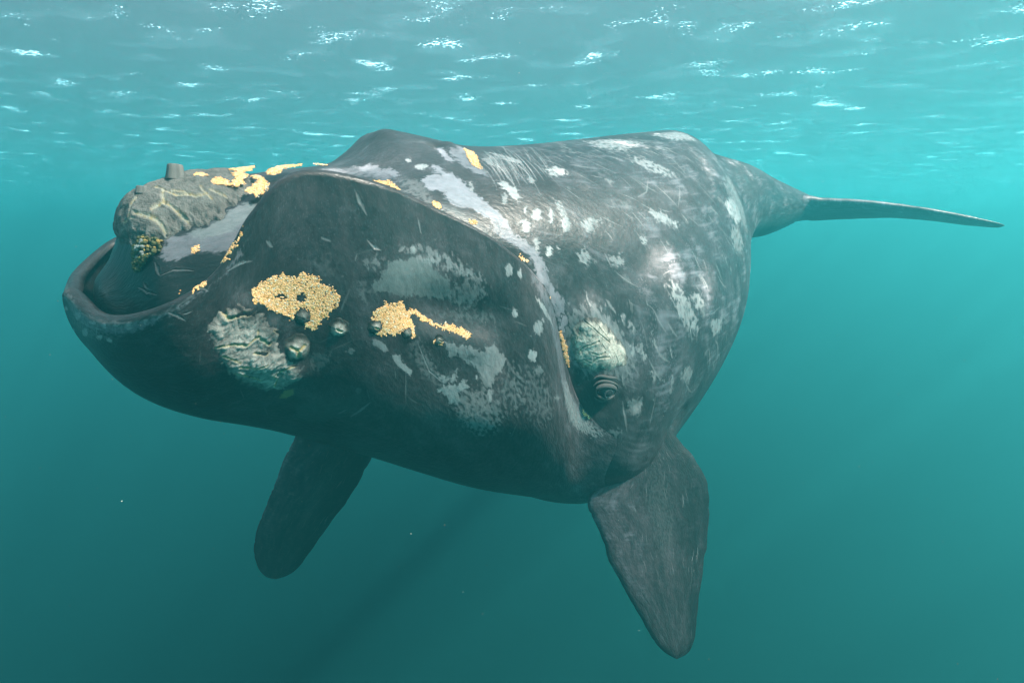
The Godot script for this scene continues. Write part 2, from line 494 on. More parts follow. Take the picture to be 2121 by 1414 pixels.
func base_skin(w: int, h: int, sd: int, trunk_like: bool) -> Pelt:
	var s := Pelt.new()
	s.setup(w, h)
	s.fine = field(noise(sd, 0.09, 3), w, h)
	s.coarse = field(noise(sd + 1, 0.006, 4), w, h)
	var mid := field(noise(sd + 2, 0.025, 5), w, h)
	var streak := field(noise(sd + 3, 0.085, 4), w, h, 6, 1)
	var long := field(noise(sd + 6, 0.16, 3), w, h, 14, 1)
	var speck := field(noise(sd + 4, 0.30, 2), w, h)
	var grit := field(noise(sd + 8, 0.45, 2), w, h)
	var rub := field(noise(sd + 5, 0.012, 4), w, h)
	for y in h:
		var v := y / float(h)
		for x in w:
			var k := y * w + x
			var u := x / float(w)
			var n1 := s.coarse[k] / 255.0
			var n2 := mid[k] / 255.0
			var n3 := s.fine[k] / 255.0
			# streaks slant down towards the tail on the trunk
			var st := streak[y * w + posmod(x - y * 3 / 2, w)] / 255.0 if trunk_like else streak[k] / 255.0
			st = st * 0.6 + 0.4 * (long[y * w + posmod(x - y * 3 / 2, w)] if trunk_like else long[k]) / 255.0
			var sp := speck[k] / 255.0
			var rb := rub[k] / 255.0
			var gr := grit[k] / 255.0
			var old := 0.12
			if trunk_like:
				old = 0.25 + 0.75 * smoothstep(0.24, 0.42, u)
				old *= (1.0 - 0.75 * smoothstep(0.50, 0.78, v)) * smoothstep(0.05, 0.15, u)
			else:
				old = 0.10 + 0.5 * smoothstep(0.50, 0.22, u) * smoothstep(0.95, 0.5, v)
			var base := 0.014 + 0.050 * n1 * n1 + 0.030 * n2 * n2 + 0.012 * (n3 - 0.5) + old * (0.022 + 0.060 * n2)
			if trunk_like:
				base *= 0.28 + 0.72 * smoothstep(0.07, 0.15, u)
				base *= 1.0 - 0.7 * smoothstep(0.26, 0.06, v) * smoothstep(0.30, 0.42, u)
			else:
				base *= 0.55 + 0.75 * smoothstep(0.86, 0.62, u)
			base *= 0.40 + 0.20 * n3 + 0.12 * gr
			var cr := base * ((1.10 if trunk_like else 1.24) - 0.05 * old)
			var cg := base * 1.0
			var cb := base * (1.08 + 0.06 * old)
			var worn := smoothstep(0.50, 0.80, st * 0.50 + rb * 0.30 + n2 * 0.20) * old * 0.8
			var dots := smoothstep(0.70, 0.80, sp) * smoothstep(0.5, 0.72, rb) * (0.15 + 0.6 * old)
			var pits := smoothstep(0.76, 0.84, gr) * (0.25 + 0.5 * rb)
			var a := maxf(maxf(worn, dots), pits * (0.35 + 0.5 * old))
			s.r[k] = lerpf(cr, 0.25, a)
			s.g[k] = lerpf(cg, 0.255, a)
			s.b[k] = lerpf(cb, 0.295, a)
			s.z[k] = 0.5 + (n3 - 0.5) * 0.09 + (gr - 0.5) * 0.05 + (st - 0.5) * 0.04 * old + (n2 - 0.5) * 0.10 + a * 0.02
	return s

func poly(sid: int, flat: Array, val: float, alpha: float, jag: float, soft: float, dh: float, tint: String) -> void:
	var s: Pelt = skins[sid]
	var pts := points(flat)
	var lo := Vector2(1e9, 1e9)
	var hi := -lo
	for i in pts.size():
		pts[i] = pts[i] * Vector2(s.w, s.h)
		lo = lo.min(pts[i]); hi = hi.max(pts[i])
	var mid := (lo + hi) / 2.0
	var half := (hi - lo) / 2.0
	for y in range(maxi(0, int(lo.y - jag)), mini(s.h, int(hi.y + jag) + 1)):
		for x in range(maxi(0, int(lo.x - jag)), mini(s.w, int(hi.x + jag) + 1)):
			var k := y * s.w + x
			var f := s.fine[k] / 255.0
			var c := s.coarse[(k * 7) % (s.w * s.h)] / 255.0
			var f2 := s.fine[(k + 40 * s.w + 77) % (s.w * s.h)] / 255.0
			var hit := 0.0
			if Geometry2D.is_point_in_polygon(Vector2(x + jag * (f - 0.5) * 2.0, y + jag * (f2 - 0.5) * 2.0), pts):
				hit = 0.75
			if Geometry2D.is_point_in_polygon(Vector2(x + 0.5 + jag * (f2 - 0.5) * 3.4, y + 0.5 - jag * (f - 0.5) * 3.4), pts):
				hit += 0.25
			if hit > 0.0:
				var a := alpha * hit
				if soft > 0.0:
					var e := 1.0 - ((Vector2(x, y) - mid) / half).length_squared() * 0.8
					a *= smoothstep(soft - 0.10, soft + 0.22, f * 0.6 + f2 * 0.25 + clampf(e, 0.0, 1.0) * 0.3)
				if soft > 0.0:
					a *= 0.6 + 0.4 * smoothstep(0.30, 0.52, f * 0.7 + f2 * 0.3)
				s.blend(k, val * (0.70 + 0.30 * f2 + 0.3 * c), tint, a)
				s.z[k] += (dh + 0.03) * a

func stroke(sid: int, flat: Array, wide: float, val: float, alpha: float, dh: float, tint: String) -> void:
	var s: Pelt = skins[sid]
	var pts := points(flat)
	for i in pts.size():
		pts[i] = pts[i] * Vector2(s.w, s.h)
	for i in pts.size() - 1:
		var a := pts[i]
		var b := pts[i + 1]
		for y in range(maxi(0, int(minf(a.y, b.y) - wide * 2)), mini(s.h, int(maxf(a.y, b.y) + wide * 2) + 1)):
			for x in range(maxi(0, int(minf(a.x, b.x) - wide * 2)), mini(s.w, int(maxf(a.x, b.x) + wide * 2) + 1)):
				var k := y * s.w + x
				var f := s.fine[k] / 255.0
				var q := Vector2(x, y)
				var near := Geometry2D.get_closest_point_to_segment(q, a, b)
				var along_it := (i + near.distance_to(a) / maxf(a.distance_to(b), 0.01)) / (pts.size() - 1.0)
				var d := near.distance_to(q) / (wide * (0.30 + 0.80 * sin(PI * clampf(along_it, 0.0, 1.0))))
				if d < 2.0:
					var m := smoothstep(1.0, 0.4, d + (f - 0.5) * 0.8)
					s.blend(k, val, tint, m * alpha)
					s.z[k] += dh * 0.45 * (exp(-d * d * 3.0) * -1.0 + 0.4 * exp(-(d - 1.2) * (d - 1.2) * 6.0))

func paint_body() -> void:
	skins.append(base_skin(2048, 840, 100, true))
	skins.append(base_skin(1536, 700, 200, false))
	# scattered small scars and scratches on the trunk
	for i in 260:
		var u := rng.randf_range(0.30, 0.62)
		var v := rng.randf_range(0.06, 0.60)
		var n := rng.randi_range(6, 9)
		var rad := rng.randf_range(0.4, 1.7) * (1.0 if rng.randf() < 0.9 else 2.4)
		var flat := []
		for j in n:
			var t := TAU * j / n
			var rr := rad * rng.randf_range(0.5, 1.4)
			flat.append((u + cos(t) * rr * 1.3 / 1000.0) * 4000.0)
			flat.append((v + (sin(t) * rr * 1.1 + cos(t) * rr * 0.7) / 420.0) * 2000.0)
		poly(0, flat, rng.randf_range(0.13, 0.25), rng.randf_range(0.35, 0.8), 5.0, 0.12, 0.0, "g")
	for i in 170:
		var u := rng.randf_range(0.30, 0.63)
		var v := rng.randf_range(0.03, 0.62)
		var t := rng.randf_range(0.3, 1.3) if rng.randf() < 0.8 else rng.randf_range(-0.8, 2.4)
		var ln := rng.randf_range(8.0, 55.0)
		var bend := rng.randf_range(-0.25, 0.25)
		var p := Vector2(u * 2048.0, v * 840.0)
		var flat := []
		for j in 4:
			flat.append_array([p.x / 2048.0 * 4000.0, p.y / 840.0 * 2000.0])
			p += Vector2(cos(t), sin(t)) * ln / 3.0
			t += bend
		stroke(0, flat, rng.randf_range(0.9, 1.8), rng.randf_range(0.15, 0.3), 0.6, 0.03, "g")
	for i in 60:
		var u := rng.randf_range(0.2, 0.9)
		var v := rng.randf_range(0.15, 0.7)
		var t := rng.randf_range(-0.5, 2.0)
		var ln := rng.randf_range(8.0, 40.0)
		stroke(1, [u * 4000.0, v * 2000.0, (u + cos(t) * ln / 1536.0) * 4000.0, (v + sin(t) * ln / 700.0) * 2000.0], rng.randf_range(0.9, 1.7), rng.randf_range(0.07, 0.16), 0.5, 0.05, "g")
	for i in 240:
		var u := rng.randf_range(0.1, 0.85)
		var v := rng.randf_range(0.12, 0.8)
		stroke(1, [u * 4000.0, v * 2000.0, u * 4000.0 + rng.randf_range(-6, 6), v * 2000.0 + rng.randf_range(-6, 6)], rng.randf_range(0.8, 2.2), rng.randf_range(0.08, 0.2), 0.6, 0.0, "g")
	poly(0, [1113,1122,1131,1082,1171,1047,1222,1030,1276,1036,1324,1059,1337,1096,1326,1136,1302,1156,1281,1142,1217,1190,1169,1213,1129,1193], 0.208, 0.75, 14.0, 0.12, 0.00, "g")
	poly(0, [1150,1227,1201,1202,1241,1162,1281,1147,1305,1170,1292,1207,1257,1265,1225,1310,1203,1299,1174,1279], 0.032, 0.70, 12.0, 0.12, 0.00, "g")
	poly(1, [2599,378,2551,332,2487,320,2450,298,2407,295,2380,283,2367,307,2324,320,2287,323,2295,350,2266,357,2327,403,2391,409,2442,415,2492,436,2567,433,2623,449,2634,421,2591,397], 0.150, 0.90, 5.0, 0.00, 0.00, "t")
	poly(1, [2295,350,2220,311,2145,283,2103,283,2124,323,2193,384,2223,409,2268,406,2306,384], 0.164, 0.80, 8.0, 0.45, 0.00, "g")
	poly(1, [2386,461,2298,436,2185,403,2108,384,2068,375,2052,390,2148,421,2260,449], 0.130, 0.60, 8.0, 0.30, 0.00, "g")
	poly(1, [2322,547,2268,541,2207,526,2148,532,2084,479,2044,501,2017,510,2041,572,2081,615,2089,661,2135,670,2161,615,2185,596,2223,599,2252,572,2298,602], 0.221, 0.95, 6.0, 0.00, 0.00, "g")
	poly(1, [2556,667,2522,655,2508,688,2466,710,2471,734,2500,722,2535,704], 0.273, 0.95, 3.0, 0.00, 0.00, "g")
	poly(1, [2634,621,2596,618,2570,651,2591,661,2626,639], 0.221, 0.90, 3.0, 0.00, 0.00, "g")
	poly(1, [2356,765,2327,725,2266,713,2220,670,2204,701,2244,734,2255,787,2290,808,2316,768], 0.312, 0.90, 6.0, 0.00, 0.00, "g")
	poly(1, [2370,694,2295,685,2252,624,2260,667,2282,704,2327,716], 0.312, 0.80, 6.0, 0.30, 0.00, "g")
	poly(1, [2543,301,2378,249,2217,255,2105,286,2145,307,2258,304,2367,301,2474,311], 0.260, 0.75, 14.0, 0.55, 0.00, "g")
	poly(1, [2514,556,2428,581,2359,676,2295,722,2324,771,2407,719,2487,639], 0.195, 0.50, 14.0, 0.55, 0.00, "g")
	poly(1, [2308,765,2065,645,2015,701,2049,842,2164,940,2249,873], 0.208, 0.75, 16.0, 0.50, 0.00, "g")
	poly(1, [2071,510,1919,489,1881,615,1972,768,2057,716], 0.195, 0.60, 16.0, 0.62, 0.00, "g")
	poly(1, [2922,1035,2842,965,2767,943,2666,882,2674,943,2762,1091,2858,1168,2919,1134], 0.050, 0.80, 5.0, 0.00, 0.00, "t")
	poly(1, [2989,974,2957,919,2919,913,2922,943,2957,977], 0.169, 0.90, 3.0, 0.00, 0.00, "o")
	poly(1, [2799,344,2765,326,2740,381,2767,452,2813,409,2845,372,2858,354], 0.156, 0.40, 14.0, 0.62, 0.00, "g")
	poly(1, [2682,427,2644,409,2634,452,2647,504,2692,492], 0.169, 0.60, 14.0, 0.55, 0.00, "g")
	poly(1, [2668,363,2612,335,2575,317,2591,347,2650,387], 0.221, 0.60, 10.0, 0.50, 0.00, "g")
	poly(1, [2866,759,2826,713,2770,704,2783,750,2831,805], 0.098, 0.70, 8.0, 0.20, 0.00, "g")
	poly(1, [1953,320,1956,326,1961,335,1972,338,1977,335,1980,326,1977,317,1972,311,1959,304,1953,307], 0.260, 1.00, 3.0, 0.00, 0.00, "g")
	poly(1, [1913,182,1919,191,1927,197,1935,200,1943,200,1945,194,1940,185,1932,178,1927,175,1916,175], 0.286, 1.00, 3.0, 0.00, 0.00, "g")
	poly(1, [1977,191,1983,203,1991,209,2001,212,2012,212,2015,206,2012,197,1999,188,1988,185,1980,185], 0.260, 1.00, 3.0, 0.00, 0.00, "g")
	poly(1, [2444,277,2447,283,2455,289,2460,289,2468,289,2468,283,2466,277,2460,274,2452,271,2447,274], 0.260, 1.00, 3.0, 0.00, 0.00, "g")
	poly(1, [2695,685,2698,691,2703,698,2708,698,2711,694,2714,688,2711,679,2706,676,2703,676,2698,676], 0.156, 1.00, 3.0, 0.00, 0.00, "g")
	poly(1, [2674,873,2674,879,2682,888,2690,891,2692,885,2695,879,2692,867,2687,860,2682,857,2674,860], 0.091, 1.00, 3.0, 0.00, 0.00, "g")
	poly(1, [2161,642,2164,648,2167,655,2172,658,2175,651,2175,645,2175,642,2172,636,2167,636,2164,639], 0.325, 1.00, 3.0, 0.00, 0.00, "g")
	poly(1, [2177,559,2180,572,2191,581,2204,584,2212,581,2217,575,2212,562,2204,553,2193,550,2180,553], 0.117, 1.00, 3.0, 0.00, 0.00, "g")
	poly(1, [2092,701,2089,716,2097,731,2105,734,2111,725,2113,707,2113,688,2108,676,2103,673,2095,682], 0.260, 1.00, 3.0, 0.00, 0.00, "g")
	stroke(1, [2642,292,2618,307,2599,311], 1.9, 0.200, 0.68, 0.15, "g")
	stroke(1, [2989,258,2962,295], 2.8, 0.200, 0.68, 0.15, "g")
	stroke(1, [2789,307,2757,314], 1.9, 0.200, 0.68, 0.15, "g")
	stroke(1, [2676,338,2684,363], 1.2, 0.200, 0.68, 0.15, "g")
	stroke(1, [2423,191,2418,225], 1.6, 0.200, 0.68, 0.15, "g")
	stroke(1, [2444,578,2423,615,2386,685,2327,716], 1.9, 0.200, 0.68, 0.15, "g")
	stroke(1, [2540,731,2535,768], 1.2, 0.200, 0.68, 0.15, "g")
	stroke(1, [2492,719,2490,870], 1.2, 0.200, 0.68, 0.15, "g")
	stroke(1, [2714,1054,2639,925], 2.2, 0.200, 0.68, 0.15, "g")
	stroke(1, [2759,1051,2724,1002], 1.2, 0.200, 0.68, 0.15, "g")
	stroke(1, [3186,188,3122,228,3055,277], 2.2, 0.200, 0.68, 0.15, "g")
	stroke(1, [2522,301,2492,280], 2.2, 0.200, 0.68, 0.15, "g")
	poly(1, [1825,424,1831,440,1847,458,1868,467,1884,464,1889,452,1884,433,1868,421,1849,412,1831,412], 0.338, 1.00, 4.0, 0.00, 0.00, "g")
	poly(1, [1777,292,1788,317,1807,335,1831,344,1847,344,1855,332,1847,314,1828,295,1804,283,1785,283], 0.260, 1.00, 4.0, 0.00, 0.00, "g")
	poly(1, [1764,255,1769,261,1777,271,1785,274,1788,274,1793,274,1788,268,1785,264,1775,255,1769,258], 0.312, 1.00, 4.0, 0.00, 0.00, "g")
	poly(1, [1945,323,1951,332,1959,341,1967,344,1972,341,1975,335,1972,326,1967,320,1959,317,1948,317], 0.286, 1.00, 4.0, 0.00, 0.00, "g")
	poly(1, [1969,191,1975,206,1988,215,2001,221,2012,218,2017,209,2012,197,1999,185,1985,182,1972,182], 0.260, 1.00, 4.0, 0.00, 0.00, "g")
	poly(1, [1916,185,1919,191,1924,197,1935,203,1940,200,1943,194,1937,185,1932,178,1921,172,1916,175], 0.312, 1.00, 4.0, 0.00, 0.00, "g")
	poly(1, [1863,363,1863,366,1868,369,1873,372,1876,372,1876,369,1876,366,1873,366,1868,363,1863,360], 0.260, 1.00, 4.0, 0.00, 0.00, "g")
	poly(1, [1775,461,1783,473,1801,489,1823,498,1839,501,1847,495,1841,483,1823,467,1801,458,1783,455], 0.182, 1.00, 4.0, 0.00, 0.00, "g")
	poly(1, [1521,430,1545,452,1580,483,1628,513,1654,526,1662,526,1654,516,1630,498,1582,467,1548,446], 0.195, 1.00, 4.0, 0.00, 0.00, "g")
	poly(1, [1831,215,1796,209,1740,212,1694,218,1652,218,1726,234,1785,234], 0.312, 0.90, 3.0, 0.00, 0.00, "g")
	poly(1, [1508,320,1377,228,1262,218,1113,206,982,182,841,172,974,280,1211,354,1401,363], 0.247, 0.80, 14.0, 0.40, 0.00, "g")
	poly(1, [2017,522,1897,449,1705,440,1641,605,1825,774,2009,701], 0.169, 0.60, 18.0, 0.62, 0.00, "g")
	poly(1, [3981,155,4000,100,3915,111,3843,136,3658,117,3525,149,3394,144,3325,136,3317,163,3394,182,3546,182,3717,146,3893,212], 0.130, 0.60, 8.0, 0.20, 0.00, "g")
	poly(1, [3949,298,3746,157,3592,169,3584,234,3768,323,3957,458], 0.130, 0.60, 12.0, 0.50, 0.00, "g")
	stroke(1, [3402,163,3376,203,3352,249], 2.2, 0.160, 0.68, 0.20, "g")
	stroke(1, [3360,209,3328,221], 1.9, 0.160, 0.68, 0.20, "g")
	stroke(1, [3613,149,3610,218], 1.9, 0.160, 0.68, 0.20, "g")
	stroke(1, [3584,152,3581,221], 1.9, 0.160, 0.68, 0.20, "g")
	stroke(1, [3698,163,3712,261], 1.6, 0.160, 0.68, 0.20, "g")
	stroke(1, [3314,100,3269,185], 1.9, 0.160, 0.68, 0.20, "g")
	poly(1, [3955,246,3963,271,3979,301,3989,314,3997,311,4000,298,3989,271,3976,243,3965,231,3955,228], 0.260, 1.00, 4.0, 0.10, 0.00, "g")
	poly(1, [3821,160,3827,194,3845,231,3867,255,3880,255,3883,234,3872,197,3856,160,3837,152,3824,152], 0.260, 1.00, 4.0, 0.10, 0.00, "g")
	poly(1, [3701,146,3709,155,3722,163,3736,172,3749,172,3757,163,3749,152,3736,144,3722,141,3709,141], 0.260, 1.00, 4.0, 0.10, 0.00, "g")
	poly(1, [3648,155,3653,169,3656,182,3661,182,3666,172,3666,155,3664,146,3661,141,3656,141,3650,144], 0.260, 1.00, 4.0, 0.10, 0.00, "g")
	poly(1, [3592,149,3594,155,3600,160,3608,157,3616,155,3616,149,3616,141,3610,141,3602,141,3594,144], 0.260, 1.00, 4.0, 0.10, 0.00, "g")
	poly(1, [3541,172,3546,188,3554,197,3562,194,3568,182,3570,163,3568,152,3560,146,3552,149,3544,157], 0.260, 1.00, 4.0, 0.10, 0.00, "g")
	poly(1, [3482,175,3485,182,3488,188,3493,185,3496,175,3498,166,3496,160,3490,157,3488,157,3485,163], 0.260, 1.00, 4.0, 0.10, 0.00, "g")
	poly(1, [3776,286,3787,323,3808,360,3835,393,3848,397,3843,363,3827,317,3805,277,3787,258,3776,261], 0.260, 1.00, 4.0, 0.10, 0.00, "g")
	poly(1, [3669,258,3677,274,3688,289,3701,295,3714,295,3717,283,3709,264,3693,246,3682,243,3674,246], 0.260, 1.00, 4.0, 0.10, 0.00, "g")
	poly(1, [3987,559,3997,590,3997,590,3997,590,4000,578,4000,559,4000,541,3989,516,3971,492,3965,501], 0.260, 1.00, 4.0, 0.10, 0.00, "g")
	poly(1, [3629,268,3634,283,3640,292,3650,295,3656,289,3656,274,3653,261,3645,252,3637,249,3632,255], 0.260, 1.00, 4.0, 0.10, 0.00, "g")
	poly(1, [3941,175,3803,152,3658,141,3565,155,3450,166,3325,155,3162,188,3095,188,3109,215,3256,172,3389,172,3549,218,3698,206,3904,261], 0.195, 0.55, 7.0, 0.32, 0.00, "l")
	poly(1, [1863,100,1753,149,1630,152,1428,166,1345,258,1075,163,1171,252,1484,341,1649,274,1767,203,1863,172], 0.156, 0.60, 9.0, 0.35, 0.00, "l")
	poly(1, [1422,298,1134,203,1022,298,1329,415], 0.208, 0.70, 10.0, 0.35, 0.00, "g")
	poly(0, [803,575,835,555,862,572,886,552,905,601,907,655,929,715,950,764,966,821,966,864,934,835,897,790,870,755,841,753,827,707,833,667,801,652,787,624], 0.312, 0.90, 6.0, 0.00, 0.00, "l")
	poly(0, [859,484,873,512,878,572,859,581,851,538], 0.312, 0.90, 6.0, 0.00, 0.00, "l")
	poly(0, [710,240,718,303,742,295,736,338,750,352,744,403,763,423,763,495,750,504,736,469,718,421,702,346], 0.247, 0.85, 7.0, 0.00, 0.00, "l")
	poly(0, [638,163,704,286,753,495,753,555,720,515,694,409,643,289], 0.143, 0.70, 10.0, 0.30, 0.00, "l")
	poly(0, [761,521,795,581,785,727,854,801,918,947,881,898,814,801,758,692,739,604], 0.143, 0.80, 10.0, 0.30, 0.00, "g")
	poly(0, [915,821,966,864,1006,921,1035,953,1054,1019,1075,1044,1102,1062,1107,1087,1099,1127,1094,1133,1075,1084,1051,1059,1019,1019,990,984,942,933,905,884], 0.221, 0.85, 8.0, 0.00, 0.00, "l")
	poly(0, [1099,1127,1113,1087,1110,1162,1102,1165], 0.286, 0.90, 6.0, 0.00, 0.00, "l")
	poly(0, [942,335,953,346,931,418,934,469,918,489,910,458,915,409], 0.325, 0.90, 5.0, 0.00, 0.00, "l")
	poly(0, [953,389,1017,332,977,472,995,512,990,567,966,561,947,521,937,469], 0.234, 0.80, 8.0, 0.10, 0.00, "l")
	poly(0, [1003,592,1027,595,1049,629,1043,667,1022,712,1019,678,1006,647], 0.364, 0.90, 6.0, 0.00, 0.00, "g")
	poly(0, [1030,423,1078,372,1086,398,1043,486,1025,481], 0.286, 0.80, 6.0, 0.20, 0.00, "g")
	poly(0, [1091,323,1129,358,1158,415,1137,441,1097,415], 0.390, 0.80, 5.0, 0.20, 0.00, "g")
	poly(0, [923,601,929,609,910,664,905,655], 0.364, 0.90, 4.0, 0.00, 0.00, "g")
	poly(0, [1219,455,1265,438,1281,469,1252,504,1203,506], 0.286, 0.80, 8.0, 0.20, 0.00, "g")
	poly(0, [825,443,819,452,814,455,809,446,809,438,809,426,817,421,819,418,825,423,827,435], 0.390, 1.00, 4.0, 0.00, 0.00, "g")
	poly(0, [846,506,838,512,827,515,819,509,814,498,814,486,822,481,830,481,841,486,846,495], 0.364, 1.00, 4.0, 0.00, 0.00, "g")
	poly(0, [1027,827,1022,844,1014,858,1006,861,1003,850,1006,833,1011,810,1019,798,1027,798,1030,807], 0.390, 1.00, 4.0, 0.00, 0.00, "g")
	poly(0, [1078,755,1073,775,1059,790,1051,793,1046,781,1049,764,1057,744,1065,732,1075,730,1081,735], 0.364, 1.00, 4.0, 0.00, 0.00, "g")
	poly(0, [1078,924,1075,941,1067,959,1062,961,1059,950,1059,933,1062,916,1067,907,1073,907,1078,913], 0.416, 1.00, 4.0, 0.00, 0.00, "g")
	poly(0, [1099,901,1099,907,1097,910,1094,910,1091,910,1091,907,1091,904,1097,898,1097,898,1099,901], 0.390, 1.00, 4.0, 0.00, 0.00, "g")
	poly(0, [1041,741,1035,758,1030,767,1027,767,1027,758,1030,744,1035,730,1041,718,1043,718,1043,727], 0.325, 1.00, 4.0, 0.00, 0.00, "g")
	poly(0, [1115,753,1107,778,1099,793,1094,795,1094,781,1099,758,1107,732,1118,715,1123,712,1123,727], 0.325, 1.00, 4.0, 0.00, 0.00, "g")
	poly(0, [1161,775,1150,798,1142,813,1134,815,1129,807,1134,784,1142,761,1153,744,1163,738,1163,753], 0.364, 1.00, 4.0, 0.00, 0.00, "g")
	poly(0, [1041,916,1038,936,1033,956,1027,959,1025,944,1025,921,1030,896,1035,878,1041,876,1043,890], 0.286, 1.00, 4.0, 0.00, 0.00, "g")
	poly(0, [995,695,990,715,979,730,977,730,977,718,982,698,990,675,1001,661,1003,661,1001,675], 0.260, 1.00, 4.0, 0.00, 0.00, "g")
	poly(0, [1129,558,1118,572,1113,578,1102,581,1099,575,1102,564,1110,552,1121,544,1129,541,1131,546], 0.286, 1.00, 4.0, 0.00, 0.00, "g")
	stroke(1, [2676,175,2663,197,2642,225], 2.8, 0.180, 0.68, 0.15, "g")
	stroke(1, [2644,292,2618,311,2594,311], 1.9, 0.180, 0.68, 0.15, "g")
	stroke(1, [2428,188,2415,225], 1.9, 0.180, 0.68, 0.15, "g")
	poly(0, [160,501,229,607,256,506,294,526,334,524,368,484,387,443,427,438,443,472,395,587,352,687,307,632,256,644], 0.156, 0.85, 6.0, 0.00, 0.00, "l")
	poly(0, [294,526,310,501,334,524,368,484,374,455,408,443,427,415,443,472,419,535,360,589,315,572], 0.195, 0.70, 6.0, 0.00, 0.00, "t")
	poly(0, [27,6,83,429,93,701], 0.130, 0.50, 14.0, 0.55, 0.00, "g")
	stroke(0, [219,612,224,690], 2.5, 0.090, 0.68, 0.35, "g")
	stroke(0, [227,692,256,687,288,724], 2.5, 0.090, 0.68, 0.35, "g")
	stroke(0, [160,675,189,747,211,781], 2.5, 0.090, 0.68, 0.35, "g")
	stroke(0, [179,672,189,730], 1.9, 0.090, 0.68, 0.35, "g")
	poly(0, [1201,489,1252,446,1286,446,1286,478,1254,495,1214,512], 0.364, 0.85, 8.0, 0.10, 0.00, "g")
	poly(0, [1206,750,1230,727,1270,707,1302,704,1252,741,1241,773,1211,787], 0.325, 0.85, 8.0, 0.15, 0.00, "g")
	poly(0, [1502,655,1553,664,1593,698,1625,718,1596,727,1542,707,1510,681], 0.429, 0.85, 8.0, 0.25, 0.00, "g")
	poly(0, [2001,687,2119,684,2215,724,2183,778,2068,784,2004,738], 0.468, 0.85, 8.0, 0.30, 0.00, "g")
	poly(0, [1428,758,1444,770,1430,787,1417,770], 0.390, 0.85, 8.0, 0.00, 0.00, "g")
	poly(0, [1006,813,1025,795,1027,815,1011,858,998,856], 0.364, 0.85, 8.0, 0.00, 0.00, "g")
	poly(0, [1593,941,1644,950,1686,996,1630,996], 0.325, 0.85, 8.0, 0.40, 0.00, "g")
	poly(0, [1710,1036,1817,1047,1815,1104,1748,1096], 0.286, 0.85, 8.0, 0.35, 0.00, "g")
	poly(0, [1470,896,1529,898,1596,976,1673,1076,1614,1059,1532,993], 0.312, 0.85, 8.0, 0.50, 0.00, "g")
	poly(0, [1598,172,1740,203,1815,289,1654,343,1553,300], 0.390, 0.85, 8.0, 0.45, 0.00, "g")
	poly(0, [1940,186,2375,169,2308,329,2012,315], 0.429, 0.85, 8.0, 0.45, 0.00, "g")
	poly(0, [1633,366,1718,461,1796,535,1697,529,1604,446], 0.364, 0.85, 8.0, 0.50, 0.00, "g")
	poly(0, [1155,652,1171,667,1166,773,1150,813,1137,784], 0.325, 0.85, 8.0, 0.30, 0.00, "g")
	poly(0, [1166,893,1203,861,1209,896,1182,936,1161,930], 0.286, 0.85, 8.0, 0.40, 0.00, "g")
	poly(0, [1268,856,1329,824,1329,870,1273,893], 0.286, 0.85, 8.0, 0.50, 0.00, "g")
	poly(0, [2068,592,2671,529,2634,753,2492,844,2100,787], 0.286, 0.85, 8.0, 0.50, 0.00, "g")
	poly(0, [1972,773,2087,798,2132,884,2015,890,1948,824], 0.260, 0.85, 8.0, 0.50, 0.00, "g")
	poly(0, [1318,1024,1342,1021,1345,1027,1329,1033], 0.312, 0.85, 6.0, 0.12, 0.00, "g")
	poly(0, [1313,1059,1332,1062,1342,1073,1326,1079,1321,1067], 0.338, 0.85, 6.0, 0.12, 0.00, "g")
	poly(0, [1342,1056,1358,1047,1369,1062,1393,1076,1377,1082,1356,1070], 0.286, 0.85, 6.0, 0.12, 0.00, "g")
	poly(0, [1558,1139,1593,1133,1638,1170,1620,1190,1582,1170], 0.221, 0.85, 6.0, 0.12, 0.00, "g")
	poly(0, [1286,1021,1305,1013,1302,1021], 0.390, 0.85, 6.0, 0.12, 0.00, "g")
	poly(0, [1174,1021,1185,1024,1190,1036,1179,1036], 0.325, 0.85, 6.0, 0.12, 0.00, "g")
	poly(0, [1406,1027,1430,1050,1444,1070,1425,1053], 0.312, 0.85, 6.0, 0.12, 0.00, "g")
	poly(0, [1404,1107,1436,1107,1430,1127,1412,1124], 0.260, 0.85, 6.0, 0.12, 0.00, "g")
	poly(0, [1502,1127,1524,1144,1524,1170], 0.260, 0.85, 6.0, 0.12, 0.00, "g")
	poly(0, [1332,1196,1361,1173,1390,1187,1372,1227,1342,1227], 0.208, 0.85, 6.0, 0.12, 0.00, "g")
	poly(0, [1294,1310,1316,1288,1332,1293,1308,1330], 0.169, 0.85, 6.0, 0.12, 0.00, "g")
	stroke(0, [1302,1130,1308,1159], 1.9, 0.250, 0.59, 0.10, "g")
	stroke(0, [1313,1202,1345,1285], 2.2, 0.250, 0.59, 0.10, "g")
	stroke(0, [1243,1007,1276,1016], 1.6, 0.250, 0.59, 0.10, "g")
	stroke(0, [1502,918,1542,961,1588,1021,1606,1073], 1.9, 0.250, 0.59, 0.10, "g")
	stroke(0, [1484,927,1521,981,1574,1033], 1.2, 0.250, 0.59, 0.10, "g")
	stroke(0, [1716,1021,1793,1004], 1.2, 0.250, 0.59, 0.10, "g")
	stroke(0, [1481,1010,1529,1044], 1.2, 0.250, 0.59, 0.10, "g")
	stroke(0, [1564,961,1604,1030], 1.2, 0.250, 0.59, 0.10, "g")
	stroke(0, [1598,526,1545,584,1494,601], 1.6, 0.280, 0.59, 0.10, "g")
	stroke(0, [1612,561,1654,655], 1.9, 0.280, 0.59, 0.10, "g")
	stroke(0, [1486,627,1545,678], 1.6, 0.280, 0.59, 0.10, "g")
	stroke(0, [1737,572,1652,661], 1.2, 0.280, 0.59, 0.10, "g")
	stroke(0, [1644,815,1668,876], 1.9, 0.280, 0.59, 0.10, "g")
